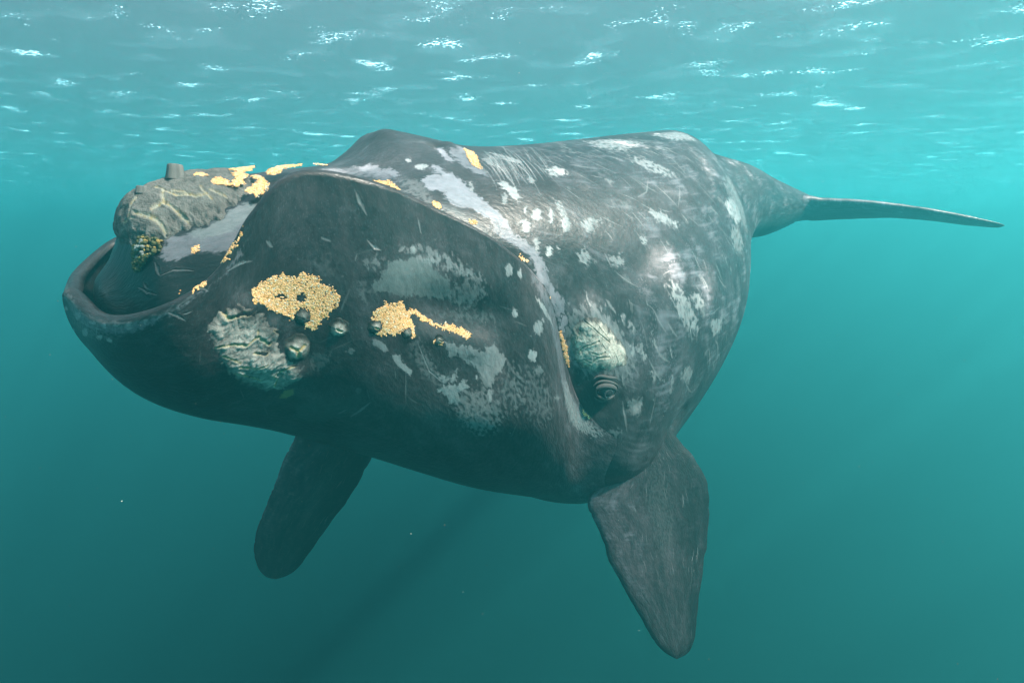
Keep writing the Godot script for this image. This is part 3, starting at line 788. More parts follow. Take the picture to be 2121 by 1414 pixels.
	stroke(0, [1260,847,1273,890], 1.9, 0.280, 0.59, 0.10, "g")
	stroke(0, [1155,232,1123,320,1107,389,1091,446], 1.0, 0.040, 0.61, 0.12, "g")
	stroke(0, [1038,484,1041,501,1038,524,1035,546], 1.2, 0.200, 0.71, 0.12, "g")
	stroke(0, [1038,478,1038,495,1035,518,1030,538], 1.2, 0.300, 0.49, 0.12, "g")
	stroke(0, [1075,403,1065,481,1057,549,1046,609], 1.5, 0.240, 0.71, 0.12, "g")
	stroke(0, [1110,338,1102,383,1094,429,1089,466], 1.2, 0.050, 0.71, 0.12, "g")
	stroke(0, [1049,361,1043,432,1038,498,1030,558], 1.5, 0.200, 0.57, 0.12, "g")
	stroke(0, [1171,323,1163,361,1153,403,1139,441], 1.5, 0.240, 0.45, 0.12, "g")
	stroke(0, [1073,464,1073,512,1070,561,1062,607], 1.4, 0.200, 0.76, 0.12, "g")
	stroke(0, [1073,369,1070,406,1057,455,1049,492], 1.2, 0.300, 0.57, 0.12, "g")
	stroke(0, [1134,378,1134,412,1123,452,1118,484], 1.5, 0.200, 0.52, 0.12, "g")
	stroke(0, [1107,429,1099,461,1094,492,1086,521], 1.2, 0.240, 0.44, 0.12, "g")
	stroke(0, [1129,426,1123,504,1115,581,1107,647], 1.6, 0.240, 0.53, 0.12, "g")
	stroke(0, [1158,255,1115,372,1089,464,1075,529], 1.5, 0.240, 0.52, 0.12, "g")
	stroke(0, [1070,375,1067,406,1059,446,1054,475], 1.6, 0.300, 0.62, 0.12, "g")
	stroke(0, [1107,355,1094,415,1083,469,1070,521], 1.6, 0.050, 0.46, 0.12, "g")
	stroke(0, [1270,289,1265,326,1252,369,1238,406], 1.0, 0.200, 0.63, 0.12, "g")
	stroke(0, [1233,340,1219,403,1206,464,1193,518], 1.2, 0.240, 0.47, 0.12, "g")
	stroke(0, [1102,418,1094,469,1083,524,1075,567], 1.3, 0.200, 0.57, 0.12, "g")
	stroke(0, [1190,260,1158,346,1134,421,1115,478], 1.3, 0.200, 0.59, 0.12, "g")
	stroke(0, [1062,340,1054,389,1049,429,1041,469], 1.1, 0.300, 0.47, 0.12, "g")
	stroke(0, [998,495,998,544,993,595,987,641], 1.2, 0.240, 0.59, 0.12, "g")
	stroke(0, [1081,315,1054,435,1038,526,1027,592], 1.6, 0.300, 0.53, 0.12, "g")
	stroke(0, [1081,446,1081,481,1078,521,1073,555], 1.1, 0.300, 0.54, 0.12, "g")
	stroke(0, [1107,361,1102,441,1097,512,1089,578], 1.4, 0.200, 0.44, 0.12, "g")
	stroke(0, [1324,186,1260,338,1225,446,1203,526], 1.0, 0.200, 0.66, 0.12, "g")
	stroke(0, [1126,352,1118,406,1110,458,1099,504], 1.5, 0.200, 0.74, 0.12, "g")
	stroke(0, [998,486,995,512,993,538,990,564], 1.5, 0.200, 0.61, 0.12, "g")
	stroke(0, [1294,220,1260,320,1233,406,1217,469], 1.5, 0.040, 0.74, 0.12, "g")
	stroke(0, [1222,192,1179,315,1155,406,1137,475], 1.3, 0.300, 0.63, 0.12, "g")
	stroke(0, [1067,361,1059,441,1051,515,1043,578], 1.0, 0.300, 0.71, 0.12, "g")
	stroke(0, [1035,418,1033,464,1025,512,1017,555], 1.2, 0.200, 0.68, 0.12, "g")
	stroke(0, [1243,289,1225,335,1209,375,1193,409], 1.5, 0.300, 0.60, 0.12, "g")
	stroke(0, [1075,443,1086,489,1089,546,1089,598], 1.5, 0.200, 0.64, 0.12, "g")
	stroke(0, [1246,309,1235,346,1219,386,1209,418], 1.2, 0.200, 0.48, 0.12, "g")
	stroke(0, [1054,395,1051,441,1046,484,1038,529], 1.6, 0.200, 0.43, 0.12, "g")
	stroke(0, [1083,383,1073,449,1065,504,1057,552], 1.3, 0.240, 0.60, 0.12, "g")
	stroke(0, [1147,300,1137,349,1126,395,1113,438], 1.5, 0.240, 0.66, 0.12, "g")
	stroke(0, [1195,286,1171,389,1150,484,1137,555], 1.6, 0.300, 0.74, 0.12, "g")
	stroke(0, [1145,335,1131,406,1121,475,1110,529], 1.1, 0.050, 0.55, 0.12, "g")
	stroke(0, [1265,200,1238,258,1219,306,1203,343], 1.5, 0.200, 0.52, 0.12, "g")
	stroke(0, [1316,215,1262,338,1230,435,1209,504], 1.5, 0.240, 0.56, 0.12, "g")
	stroke(0, [1324,203,1276,315,1249,398,1230,461], 1.2, 0.240, 0.63, 0.12, "g")
	stroke(0, [1105,412,1105,435,1099,464,1094,492], 1.5, 0.240, 0.48, 0.12, "g")
	stroke(0, [1153,346,1134,421,1113,495,1097,552], 1.5, 0.240, 0.48, 0.12, "g")
	stroke(0, [1081,446,1081,478,1075,515,1067,549], 1.4, 0.040, 0.72, 0.12, "g")
	stroke(0, [1075,378,1073,418,1065,458,1059,492], 1.5, 0.050, 0.64, 0.12, "g")
	stroke(0, [1198,403,1198,443,1190,489,1185,529], 1.5, 0.300, 0.57, 0.12, "g")
	stroke(0, [1209,258,1171,381,1153,472,1137,546], 1.3, 0.300, 0.56, 0.12, "g")
	stroke(0, [1260,129,1166,303,1137,392,1115,458], 1.6, 0.300, 0.63, 0.12, "g")
	stroke(0, [1182,212,1147,300,1126,363,1110,412], 1.6, 0.050, 0.69, 0.12, "g")
	stroke(0, [1089,318,1073,383,1057,446,1043,492], 1.1, 0.050, 0.66, 0.12, "g")
	stroke(0, [1089,452,1089,486,1083,524,1081,552], 1.1, 0.240, 0.49, 0.12, "g")
	stroke(0, [1372,137,1300,260,1265,332,1241,383], 1.4, 0.050, 0.73, 0.12, "g")
	stroke(0, [1150,389,1134,466,1121,529,1107,589], 1.5, 0.240, 0.62, 0.12, "g")
	stroke(0, [1150,389,1142,449,1134,504,1123,555], 1.1, 0.300, 0.59, 0.12, "g")
	stroke(0, [1086,295,1070,401,1059,486,1051,555], 1.2, 0.300, 0.72, 0.12, "g")
	stroke(0, [1110,338,1105,389,1099,441,1091,489], 1.5, 0.240, 0.53, 0.12, "g")
	stroke(0, [1321,160,1278,240,1246,303,1225,346], 1.0, 0.200, 0.61, 0.12, "g")
	stroke(0, [1097,409,1091,446,1086,484,1078,518], 1.6, 0.040, 0.54, 0.12, "g")
	stroke(0, [1054,403,1054,435,1049,469,1041,504], 1.6, 0.300, 0.53, 0.12, "g")
	stroke(0, [1115,432,1123,475,1123,524,1123,567], 1.4, 0.300, 0.62, 0.12, "g")
	stroke(0, [1193,352,1179,429,1169,501,1161,558], 1.5, 0.240, 0.73, 0.12, "g")
	stroke(0, [1177,406,1169,469,1161,532,1150,584], 1.4, 0.050, 0.59, 0.12, "g")
	stroke(0, [1187,409,1190,435,1185,466,1185,489], 1.3, 0.050, 0.67, 0.12, "g")
	stroke(0, [1014,452,1014,489,1014,526,1006,564], 1.1, 0.300, 0.46, 0.12, "g")
	stroke(0, [1203,389,1206,432,1209,475,1201,518], 1.5, 0.050, 0.52, 0.12, "g")
	stroke(0, [1190,406,1201,464,1203,526,1206,581], 1.4, 0.200, 0.55, 0.12, "g")
	stroke(0, [1193,378,1190,446,1187,509,1179,567], 1.2, 0.050, 0.56, 0.12, "g")
	stroke(0, [1059,392,1059,415,1051,449,1046,475], 1.3, 0.050, 0.66, 0.12, "g")
	stroke(0, [1174,375,1174,421,1169,469,1161,512], 1.0, 0.040, 0.74, 0.12, "g")
	stroke(0, [1057,438,1051,484,1049,529,1041,572], 1.5, 0.300, 0.68, 0.12, "g")
	stroke(0, [1097,320,1091,355,1081,395,1070,432], 1.4, 0.200, 0.63, 0.12, "g")
	stroke(0, [1049,469,1049,529,1046,592,1043,644], 1.4, 0.300, 0.65, 0.12, "g")
	stroke(0, [1233,318,1222,352,1211,389,1203,421], 1.3, 0.200, 0.48, 0.12, "g")
	stroke(0, [1041,461,1041,486,1033,518,1030,544], 1.2, 0.050, 0.62, 0.12, "g")
	stroke(0, [1030,452,1027,512,1019,575,1009,629], 1.5, 0.240, 0.68, 0.12, "g")
	stroke(0, [1182,369,1174,412,1163,455,1153,495], 1.4, 0.050, 0.71, 0.12, "g")
	stroke(0, [1340,195,1300,303,1276,389,1260,452], 1.0, 0.200, 0.66, 0.12, "g")
	stroke(0, [1414,100,1289,315,1252,421,1225,501], 1.4, 0.040, 0.46, 0.12, "g")
	stroke(0, [1131,260,1099,358,1081,432,1067,489], 1.3, 0.300, 0.57, 0.12, "g")
	stroke(0, [1836,83,1799,149,1785,200], 1.3, 0.265, 0.46, 0.04, "g")
	stroke(0, [1969,438,1988,464,2007,489], 1.5, 0.225, 0.42, 0.04, "g")
	stroke(0, [], 1.0, 0.265, 0.57, 0.04, "g")
	stroke(0, [1540,272,1532,318,1537,355], 1.8, 0.376, 0.40, 0.04, "g")
	stroke(0, [2460,375,2813,134,2853,143], 1.6, 0.298, 0.59, 0.04, "g")
	stroke(0, [2119,415,2129,429,2145,443], 1.5, 0.212, 0.37, 0.04, "g")
	stroke(0, [1393,278,1396,289,1396,303], 1.1, 0.273, 0.35, 0.04, "g")
	stroke(0, [1857,306,1857,323,1865,335], 1.6, 0.229, 0.55, 0.04, "g")
	stroke(0, [1436,303,1444,320,1457,338], 1.7, 0.404, 0.62, 0.04, "g")
	stroke(0, [1812,340,1820,358,1828,372], 1.9, 0.207, 0.39, 0.04, "g")
	stroke(0, [1676,372,1681,392,1689,412], 1.0, 0.338, 0.41, 0.04, "g")
	stroke(0, [1430,237,1420,260,1422,275], 1.5, 0.276, 0.66, 0.04, "g")
	stroke(0, [2009,237,2028,266,2068,286], 1.1, 0.337, 0.44, 0.04, "g")
	stroke(0, [2207,323,2193,363,2188,401], 1.5, 0.366, 0.36, 0.04, "g")
	stroke(0, [1337,335,1342,340,1345,349], 1.5, 0.402, 0.46, 0.04, "g")
	stroke(0, [1425,283,1425,318,1428,352], 0.9, 0.244, 0.57, 0.04, "g")
	stroke(0, [1609,89,1580,146,1540,220], 1.0, 0.221, 0.64, 0.04, "g")
	stroke(0, [2452,335,2490,352,2813,134], 1.5, 0.274, 0.40, 0.04, "g")
	stroke(0, [1420,289,1430,289,1433,298], 1.0, 0.412, 0.64, 0.04, "g")
	stroke(0, [2490,329,2460,375,2810,155], 1.0, 0.329, 0.54, 0.04, "g")
	stroke(0, [1769,340,1777,343,1783,349], 1.2, 0.342, 0.60, 0.04, "g")
	stroke(0, [1676,392,1684,401,1697,406], 1.4, 0.417, 0.49, 0.04, "g")
	stroke(0, [2199,458,2298,472,2698,366], 1.5, 0.413, 0.43, 0.04, "g")
	stroke(0, [1742,326,1748,352,1756,375], 1.9, 0.236, 0.39, 0.04, "g")
	stroke(0, [2180,435,2188,469,2252,492], 1.6, 0.259, 0.63, 0.04, "g")
	stroke(0, [1601,74,1580,103,1609,89], 1.6, 0.243, 0.49, 0.04, "g")
	stroke(0, [2455,329], 1.9, 0.393, 0.57, 0.04, "g")
	stroke(0, [1364,335,1366,355,1372,369], 1.3, 0.339, 0.66, 0.04, "g")
	stroke(0, [1630,283,1644,295,1654,303], 1.1, 0.289, 0.47, 0.04, "g")
	stroke(0, [1396,278,1404,286,1406,292], 1.3, 0.312, 0.64, 0.04, "g")
	stroke(0, [1510,126,1494,155,1489,175], 1.1, 0.277, 0.54, 0.04, "g")
	stroke(0, [1855,197,1849,220,1852,232], 1.5, 0.365, 0.37, 0.04, "g")
	stroke(0, [1526,83,1542,92,1564,92], 1.9, 0.290, 0.48, 0.04, "g")
	stroke(0, [1484,323,1492,352,1500,383], 1.8, 0.275, 0.47, 0.04, "g")
	stroke(0, [1841,169,1807,220,1783,266], 1.3, 0.250, 0.63, 0.04, "g")
	stroke(0, [1478,186,1473,212,1465,229], 1.4, 0.371, 0.62, 0.04, "g")
	stroke(0, [1825,355,1852,372,1881,389], 1.4, 0.403, 0.49, 0.04, "g")
	stroke(0, [1670,338,1673,361,1681,381], 1.8, 0.295, 0.46, 0.04, "g")
	stroke(0, [2033,415,2041,429,2052,446], 1.0, 0.319, 0.66, 0.04, "g")
	stroke(0, [2039,455,2044,478,2052,501], 1.0, 0.308, 0.47, 0.04, "g")
	stroke(0, [1641,315,1638,352,1644,383], 2.0, 0.207, 0.61, 0.04, "g")
	stroke(0, [1612,303,1612,335,1620,363], 1.5, 0.386, 0.50, 0.04, "g")
	stroke(0, [1836,346,1847,355,1863,358], 1.1, 0.275, 0.45, 0.04, "g")
	stroke(0, [1572,243,1566,266,1566,286], 1.6, 0.208, 0.38, 0.04, "g")
	stroke(0, [1967,295,1972,320,1980,343], 1.5, 0.236, 0.41, 0.04, "g")
	stroke(0, [2049,372,2039,392,2036,412], 1.4, 0.272, 0.43, 0.04, "g")
	stroke(0, [1748,149,1702,220,1681,272], 1.6, 0.354, 0.55, 0.04, "g")
	stroke(0, [1676,89,1646,149,1598,235], 0.9, 0.372, 0.36, 0.04, "g")
	stroke(0, [2012,237,2020,272,2036,300], 1.9, 0.367, 0.58, 0.04, "g")
	stroke(0, [1526,83,1542,92,1518,155], 1.7, 0.313, 0.47, 0.04, "g")
	stroke(0, [1953,266,1953,280,1948,292], 1.5, 0.404, 0.50, 0.04, "g")
	stroke(0, [1553,372,1561,389,1569,403], 1.1, 0.326, 0.43, 0.04, "g")
	stroke(0, [1892,303,1897,338,1908,363], 1.7, 0.226, 0.51, 0.04, "g")
	stroke(0, [1366,340,1366,352,1369,363], 1.6, 0.228, 0.40, 0.04, "g")
	stroke(0, [1967,372,1969,386,1972,395], 1.8, 0.207, 0.51, 0.04, "g")
	stroke(0, [1807,358,1817,366,1825,366], 1.1, 0.367, 0.38, 0.04, "g")
	stroke(0, [1540,209,1545,232,1548,258], 1.0, 0.280, 0.61, 0.04, "g")
	stroke(0, [1884,361,1881,395,1895,423], 1.7, 0.387, 0.51, 0.04, "g")
	stroke(0, [1404,349,1409,358,1412,372], 1.9, 0.242, 0.52, 0.04, "g")
	stroke(0, [2474,292,2490,329,2458,381], 1.5, 0.295, 0.59, 0.04, "g")
	stroke(0, [1489,369,1502,398,1518,423], 1.0, 0.301, 0.43, 0.04, "g")
	stroke(0, [1382,289,1385,300,1390,312], 1.9, 0.331, 0.56, 0.04, "g")
	stroke(0, [1871,329,1873,346,1884,361], 1.0, 0.267, 0.34, 0.04, "g")
	stroke(0, [1521,352,1532,372,1548,389], 0.9, 0.248, 0.42, 0.04, "g")
	stroke(0, [1804,220,1804,258,1812,286], 1.3, 0.273, 0.41, 0.04, "g")
	stroke(0, [1767,366,1775,389,1785,409], 1.5, 0.364, 0.62, 0.04, "g")
	stroke(0, [1753,263,1742,306,1740,340], 0.9, 0.282, 0.58, 0.04, "g")
	stroke(0, [1548,340,1558,352,1564,361], 1.3, 0.206, 0.59, 0.04, "g")
	stroke(0, [1481,166,1468,195,1473,212], 1.7, 0.408, 0.52, 0.04, "g")
	stroke(0, [1566,286,1585,303,1604,323], 1.2, 0.402, 0.57, 0.04, "g")
	stroke(0, [1446,212,1438,258,1441,286], 1.9, 0.357, 0.55, 0.04, "g")
	stroke(0, [1409,303,1417,318,1430,329], 1.1, 0.383, 0.66, 0.04, "g")
	stroke(0, [1316,332,1321,372,1329,401], 1.2, 0.299, 0.66, 0.04, "g")
	stroke(0, [2087,258,2079,286,2084,306], 1.9, 0.399, 0.49, 0.04, "g")
	stroke(0, [2009,435,2017,449,2031,464], 1.2, 0.326, 0.40, 0.04, "g")
	stroke(0, [2033,383,2049,395,2063,409], 1.4, 0.332, 0.48, 0.04, "g")
	stroke(0, [1807,418,1825,429,1839,446], 1.6, 0.327, 0.66, 0.04, "g")
	stroke(0, [1841,329,1844,343,1849,355], 1.8, 0.349, 0.36, 0.04, "g")
	stroke(0, [1833,352,1849,375,1873,398], 1.1, 0.419, 0.58, 0.04, "g")
	stroke(0, [1654,355,1660,369,1670,381], 1.5, 0.214, 0.61, 0.04, "g")
	stroke(0, [1644,300,1660,320,1686,335], 1.1, 0.281, 0.37, 0.04, "g")
	stroke(0, [1425,338,1444,358,1465,375], 1.3, 0.237, 0.58, 0.04, "g")
	stroke(0, [1521,197,1516,220,1524,232], 1.0, 0.384, 0.49, 0.04, "g")
	stroke(0, [1486,229,1484,260,1484,295], 0.9, 0.412, 0.35, 0.04, "g")
	stroke(0, [1601,206,1609,232,1622,255], 1.5, 0.213, 0.47, 0.04, "g")
	stroke(0, [1839,381,1844,392,1849,401], 1.0, 0.403, 0.57, 0.04, "g")
	stroke(0, [1644,335,1646,346,1649,361], 1.2, 0.391, 0.61, 0.04, "g")
	stroke(0, [1929,435,1932,461,1940,481], 1.7, 0.382, 0.40, 0.04, "g")
	stroke(0, [1396,289,1414,312,1438,329], 1.3, 0.320, 0.45, 0.04, "g")
	stroke(0, [2097,429,2113,455,2140,478], 1.4, 0.250, 0.45, 0.04, "g")
	stroke(0, [1577,332,1604,346,1628,361], 1.3, 0.419, 0.40, 0.04, "g")
	stroke(0, [1526,83,1478,163,1449,235], 1.5, 0.317, 0.57, 0.04, "g")
	stroke(0, [1737,77,1713,134,1668,217], 1.8, 0.239, 0.43, 0.04, "g")
	stroke(0, [2458,209,2450,275,2452,326], 1.2, 0.304, 0.59, 0.04, "g")
	stroke(0, [1516,100,1510,126,1497,157], 1.6, 0.268, 0.52, 0.04, "g")
	stroke(0, [1726,289,1740,298,1751,306], 1.5, 0.215, 0.43, 0.04, "g")
	stroke(0, [1716,358,1724,383,1737,409], 1.4, 0.347, 0.50, 0.04, "g")
	stroke(0, [1660,286,1662,320,1673,352], 1.2, 0.209, 0.41, 0.04, "g")
	stroke(0, [1916,255,1905,295,1897,326], 1.5, 0.308, 0.35, 0.04, "g")
	stroke(0, [1470,180,1449,235,1438,272], 1.0, 0.247, 0.48, 0.04, "g")
	stroke(0, [1857,352,1879,366,1908,381], 1.8, 0.348, 0.58, 0.04, "g")
	stroke(0, [1793,369,1801,398,1817,421], 1.3, 0.222, 0.67, 0.04, "g")
	stroke(0, [1649,395,1673,406,1700,421], 0.9, 0.228, 0.58, 0.04, "g")
	stroke(0, [1630,89,1646,100,1580,206], 1.8, 0.397, 0.63, 0.04, "g")
	stroke(0, [1540,372,1556,395,1574,415], 1.9, 0.415, 0.41, 0.04, "g")
	stroke(0, [1604,263,1614,292,1620,320], 1.7, 0.261, 0.59, 0.04, "g")
	stroke(0, [], 1.5, 0.390, 0.45, 0.04, "g")
	stroke(0, [1494,155,1489,175,1481,203], 1.9, 0.305, 0.53, 0.04, "g")
	stroke(0, [1836,260,1863,283,1895,303], 1.6, 0.303, 0.60, 0.04, "g")
	stroke(0, [1876,152,1868,189,1865,226], 1.8, 0.233, 0.67, 0.04, "g")

# ------------------------------------------------------------------ flippers and fluke
func lobe(front: Array, back: Array, thick: float, taper: float, rings: int, round: int) -> Dictionary:
	# a lens-shaped blade lofted between its two edges, both listed from root to tip
	var v := PackedVector3Array()
	var n := PackedVector3Array()
	var uv := PackedVector2Array()
	var idx := PackedInt32Array()
	var spine := func(c: Array, t: float) -> Vector3:
		var x: float = t * (c.size() - 1)
		var i := mini(int(x), c.size() - 2)
		return c[i].cubic_interpolate(c[i + 1], c[maxi(i - 1, 0)], c[mini(i + 2, c.size() - 1)], x - i)
	var ragged := noise(int(front[0].x * 1000.0), 9.0, 3)
	for i in rings + 1:
		var t := i / float(rings)
		var a: Vector3 = spine.call(front, t)
		var b: Vector3 = spine.call(back, t)
		var nick := ragged.get_noise_2d(t, 0.0) * 0.015 + 0.03 * minf(0.0, ragged.get_noise_2d(t * 2.0, 7.0) + 0.15)
		a = a.lerp(b, maxf(-nick, -0.01))
		b = b.lerp(a, 0.02 * ragged.get_noise_2d(t, 3.0))
		var a2: Vector3 = spine.call(front, minf(t + 0.02, 1.0)) + spine.call(back, minf(t + 0.02, 1.0))
		var a1: Vector3 = spine.call(front, maxf(t - 0.02, 0.0)) + spine.call(back, maxf(t - 0.02, 0.0))
		var out := (b - a).cross(a2 - a1)
		out = out.normalized() if out.length_squared() > 1e-12 else Vector3.BACK
		var half := thick * lerpf(1.0, taper, pow(t, 0.8)) * clampf(a.distance_to(b) / 0.25, 0.03, 1.0) * (1.0 + 0.7 * exp(-t * 7.0))
		for j in round:
			var w := TAU * j / round
			var c := 0.5 - 0.5 * cos(w)
			# thickest near the front edge
			v.append(a.lerp(b, c) + out * half * signf(sin(w)) * pow(absf(sin(w)), 0.85) * (1.25 - 0.5 * c))
			uv.append(Vector2(c, t))
	for i in rings:
		for j in round:
			var p := i * round + j
			var q := i * round + (j + 1) % round
			idx.append_array([p, q, q + round, p, q + round, p + round])
	n.resize(v.size())
	for k in range(0, idx.size(), 3):
		var f := (v[idx[k + 2]] - v[idx[k]]).cross(v[idx[k + 1]] - v[idx[k]])
		for m in 3:
			n[idx[k + m]] += f
	for k in n.size():
		n[k] = n[k].normalized() if n[k].length_squared() > 1e-16 else Vector3.DOWN
	return {"v": v, "n": n, "uv": uv, "idx": idx}

func lobe_mesh(d: Dictionary) -> ArrayMesh:
	var arr := []
	arr.resize(Mesh.ARRAY_MAX)
	arr[Mesh.ARRAY_VERTEX] = d.v
	arr[Mesh.ARRAY_NORMAL] = d.n
	arr[Mesh.ARRAY_TEX_UV] = d.uv
	arr[Mesh.ARRAY_INDEX] = d.idx
	var mesh := ArrayMesh.new()
	mesh.add_surface_from_arrays(Mesh.PRIMITIVE_TRIANGLES, arr)
	return mesh

var blade_skin := {}

func blade_material(tone: float) -> StandardMaterial3D:
	if blade_skin.has(tone):
		return blade_skin[tone]
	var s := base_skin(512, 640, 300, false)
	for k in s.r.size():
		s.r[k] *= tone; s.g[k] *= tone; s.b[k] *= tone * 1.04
	skins.resize(2)
	skins.append(s)
	for i in 70:
		var x := rng.randf_range(0.2, 0.9)
		var y := rng.randf_range(0.15, 0.95)
		var t := rng.randf_range(1.2, 2.0)
		var ln := rng.randf_range(4.0, 45.0)
		stroke(2, [x * 4000.0, y * 2000.0, (x + cos(t) * ln / 512.0) * 4000.0, (y + sin(t) * ln / 640.0) * 2000.0], rng.randf_range(0.8, 2.0), rng.randf_range(0.10, 0.28), 0.7, 0.1, "g")
	poly(2, [1700, 500, 2500, 480, 2700, 900, 2300, 1300, 1800, 1200], 0.06, 0.6, 14.0, 0.55, 0.0, "g")
	blade_skin[tone] = skin_material(s)
	return blade_skin[tone]

func flipper(whale: Node3D, front: Array, back: Array, thick: float, label: String) -> void:
	commit("flipper", whale, lobe_mesh(lobe(front, back, thick, 0.35, 90, 48)), blade_material(0.85), label)

func tail_fluke(whale: Node3D) -> void:
	var all := {"v": PackedVector3Array(), "n": PackedVector3Array(), "uv": PackedVector2Array(), "idx": PackedInt32Array()}
	var front := [Vector3(6.400, 0.413, 0.048), Vector3(7.000, 0.374, 0.206), Vector3(7.200, 0.322, 0.359), Vector3(7.500, 0.268, 0.697), Vector3(7.800, 0.186, 1.032), Vector3(8.050, 0.086, 1.372), Vector3(8.350, -0.028, 1.698), Vector3(8.500, -0.103, 1.904), Vector3(8.550, -0.136, 1.957)]
	var back := [Vector3(6.400, 0.003, 0.050), Vector3(7.400, 0.096, 0.062), Vector3(7.750, 0.097, 0.177), Vector3(8.100, 0.092, 0.533), Vector3(8.350, 0.064, 0.909), Vector3(8.500, -0.015, 1.293), Vector3(8.560, -0.099, 1.625), Vector3(8.570, -0.152, 1.876), Vector3(8.550, -0.136, 1.957)]
	for side in [1.0, -1.0]:
		var f := []
		var b := []
		for q in front: f.append(q * Vector3(1, 1, side))
		for q in back: b.append(q * Vector3(1, 1, side))
		var d := lobe(f if side > 0 else b, b if side > 0 else f, 0.075, 0.35, 60, 32)
		var first: int = all.v.size()
		all.v.append_array(d.v); all.n.append_array(d.n); all.uv.append_array(d.uv)
		for k in d.idx: all.idx.append(first + k)
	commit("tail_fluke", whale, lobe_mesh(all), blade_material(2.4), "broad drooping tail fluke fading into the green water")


# ------------------------------------------------------------------ eye
func tube(st: SurfaceTool, path: Array, radii: Array, sides := 10) -> void:
	var first := 0
	var rings := []
	for i in path.size():
		var d: Vector3 = (path[mini(i + 1, path.size() - 1)] - path[maxi(i - 1, 0)]).normalized()
		var a := d.cross(Vector3(0.31, 0.2, 0.93)).normalized()
		var b := d.cross(a)
		var ring := []
		for j in sides:
			var t := TAU * j / sides
			ring.append((a * cos(t) + b * sin(t)))
		rings.append(ring)
	for i in path.size() - 1:
		for j in sides:
			var k := (j + 1) % sides
			for c in [[i, j], [i + 1, k], [i, k], [i, j], [i + 1, j], [i + 1, k]]:
				st.set_normal(rings[c[0]][c[1]])
				st.add_vertex(path[c[0]] + rings[c[0]][c[1]] * radii[c[0]])

func eye(whale: Node3D, a: float, b: float) -> void:
	var at := trunk.at(a, b)
	var n := tilt_normal(at[0], at[1])
	var q := tilt(at[0])
	var x := (Vector3.UP.cross(n)).normalized()
	var y := n.cross(x)
	var root := Node3D.new()
	root.name = "eye"
	root.set_meta("label", "small dark eye ringed by folded lids")
	root.transform = Transform3D(Basis(x, y, n) * Basis.from_scale(Vector3.ONE * 1.35), q)
	whale.add_child(root, true)
	var dark := StandardMaterial3D.new()
	dark.albedo_color = Color(0.030, 0.032, 0.036).linear_to_srgb()
	dark.roughness = 0.12
	var ball := SphereMesh.new()
	ball.radius = 0.036; ball.height = 0.072
	var e := commit("eyeball", root, ball, dark)
	e.position = Vector3(0.0, -0.004, -0.006)
	var iris := StandardMaterial3D.new()
	iris.albedo_color = Color(0.10, 0.11, 0.12).linear_to_srgb()
	iris.roughness = 0.2
	var im := TorusMesh.new()
	im.inner_radius = 0.014; im.outer_radius = 0.0215
	var ir := commit("iris", root, im, iris)
	ir.position = Vector3(0.0, -0.004, 0.024)
	ir.rotation_degrees = Vector3(90, 0, 0)
	var lidskin := StandardMaterial3D.new()
	lidskin.albedo_color = Color(0.10, 0.10, 0.10).linear_to_srgb()
	lidskin.roughness = 0.7
	lidskin.metallic_specular = 0.25
	# heavy upper lid, two creases above it, thin lower lid and a crease below: side, half width, height, radius, from, to
	for fold in [[1.0, 0.052, 0.031, 0.013, 0.0, 1.0], [1.0, 0.066, 0.049, 0.007, 0.10, 0.97], [1.0, 0.078, 0.068, 0.008, 0.22, 0.80], [-1.0, 0.052, 0.026, 0.008, 0.0, 1.0], [-1.0, 0.066, 0.043, 0.005, 0.18, 0.75]]:
		var st := SurfaceTool.new()
		st.begin(Mesh.PRIMITIVE_TRIANGLES)
		var path := []
		var radii := []
		for i in 29:
			var k := i / 28.0
			var t: float = PI * lerpf(fold[4], fold[5], k)
			var px: float = -cos(t) * fold[1] - 0.006 * k
			var py: float = pow(sin(t), 0.75) * fold[2] * fold[0] * (1.0 + 0.06 * sin(k * 7.0 + fold[1] * 90.0)) + 0.010 * cos(t)
			path.append(Vector3(px, py - 0.004, 0.022 - 5.2 * (px * px + py * py)))
			radii.append(fold[3] * (0.15 + 0.85 * sin(PI * k)))
		tube(st, path, radii)
		commit("eyelid", root, st.commit(), lidskin)


# ------------------------------------------------------------------ callosities, barnacles, lice
func inside_depth(p: Vector2, pts: PackedVector2Array, sc: Vector2) -> float:
	var d := 1e9
	for i in pts.size():
		var a := pts[i] * sc
		var b := pts[(i + 1) % pts.size()] * sc
		d = minf(d, Geometry2D.get_closest_point_to_segment(p * sc, a, b).distance_squared_to(p * sc))
	d = sqrt(d)
	return d if Geometry2D.is_point_in_polygon(p, pts) else -d

func metric(sid: int, lo: Vector2, hi: Vector2) -> Vector2:
	# metres per unit of the surface coordinates about a region
	var g := grid_of(sid)
	var m := (lo + hi) / 2.0
	var e := 0.01
	var u: float = (g.at(m.x + e, m.y)[0] - g.at(m.x - e, m.y)[0]).length() / (2.0 * e)
	var v: float = (g.at(m.x, m.y + e)[0] - g.at(m.x, m.y - e)[0]).length() / (2.0 * e)
	return Vector2(maxf(u, 0.5), maxf(v, 0.5))

var horns := {}

# rough horny skin; the colour is in the vertices
func horn_material(relief := 0.14) -> StandardMaterial3D:
	if horns.has(relief):
		return horns[relief]
	var horn := StandardMaterial3D.new()
	horn.vertex_color_use_as_albedo = true
	horn.roughness = 0.9
	horn.metallic_specular = 0.15
	var t := NoiseTexture2D.new()
	t.width = 256; t.height = 256; t.seamless = true
	t.noise = noise(77, 0.05, 4)
	horn.heightmap_enabled = true
	horn.heightmap_texture = t
	horn.heightmap_scale = relief
	horn.uv1_triplanar = true
	horn.uv1_scale = Vector3(9, 9, 9)
	horns[relief] = horn
	return horn

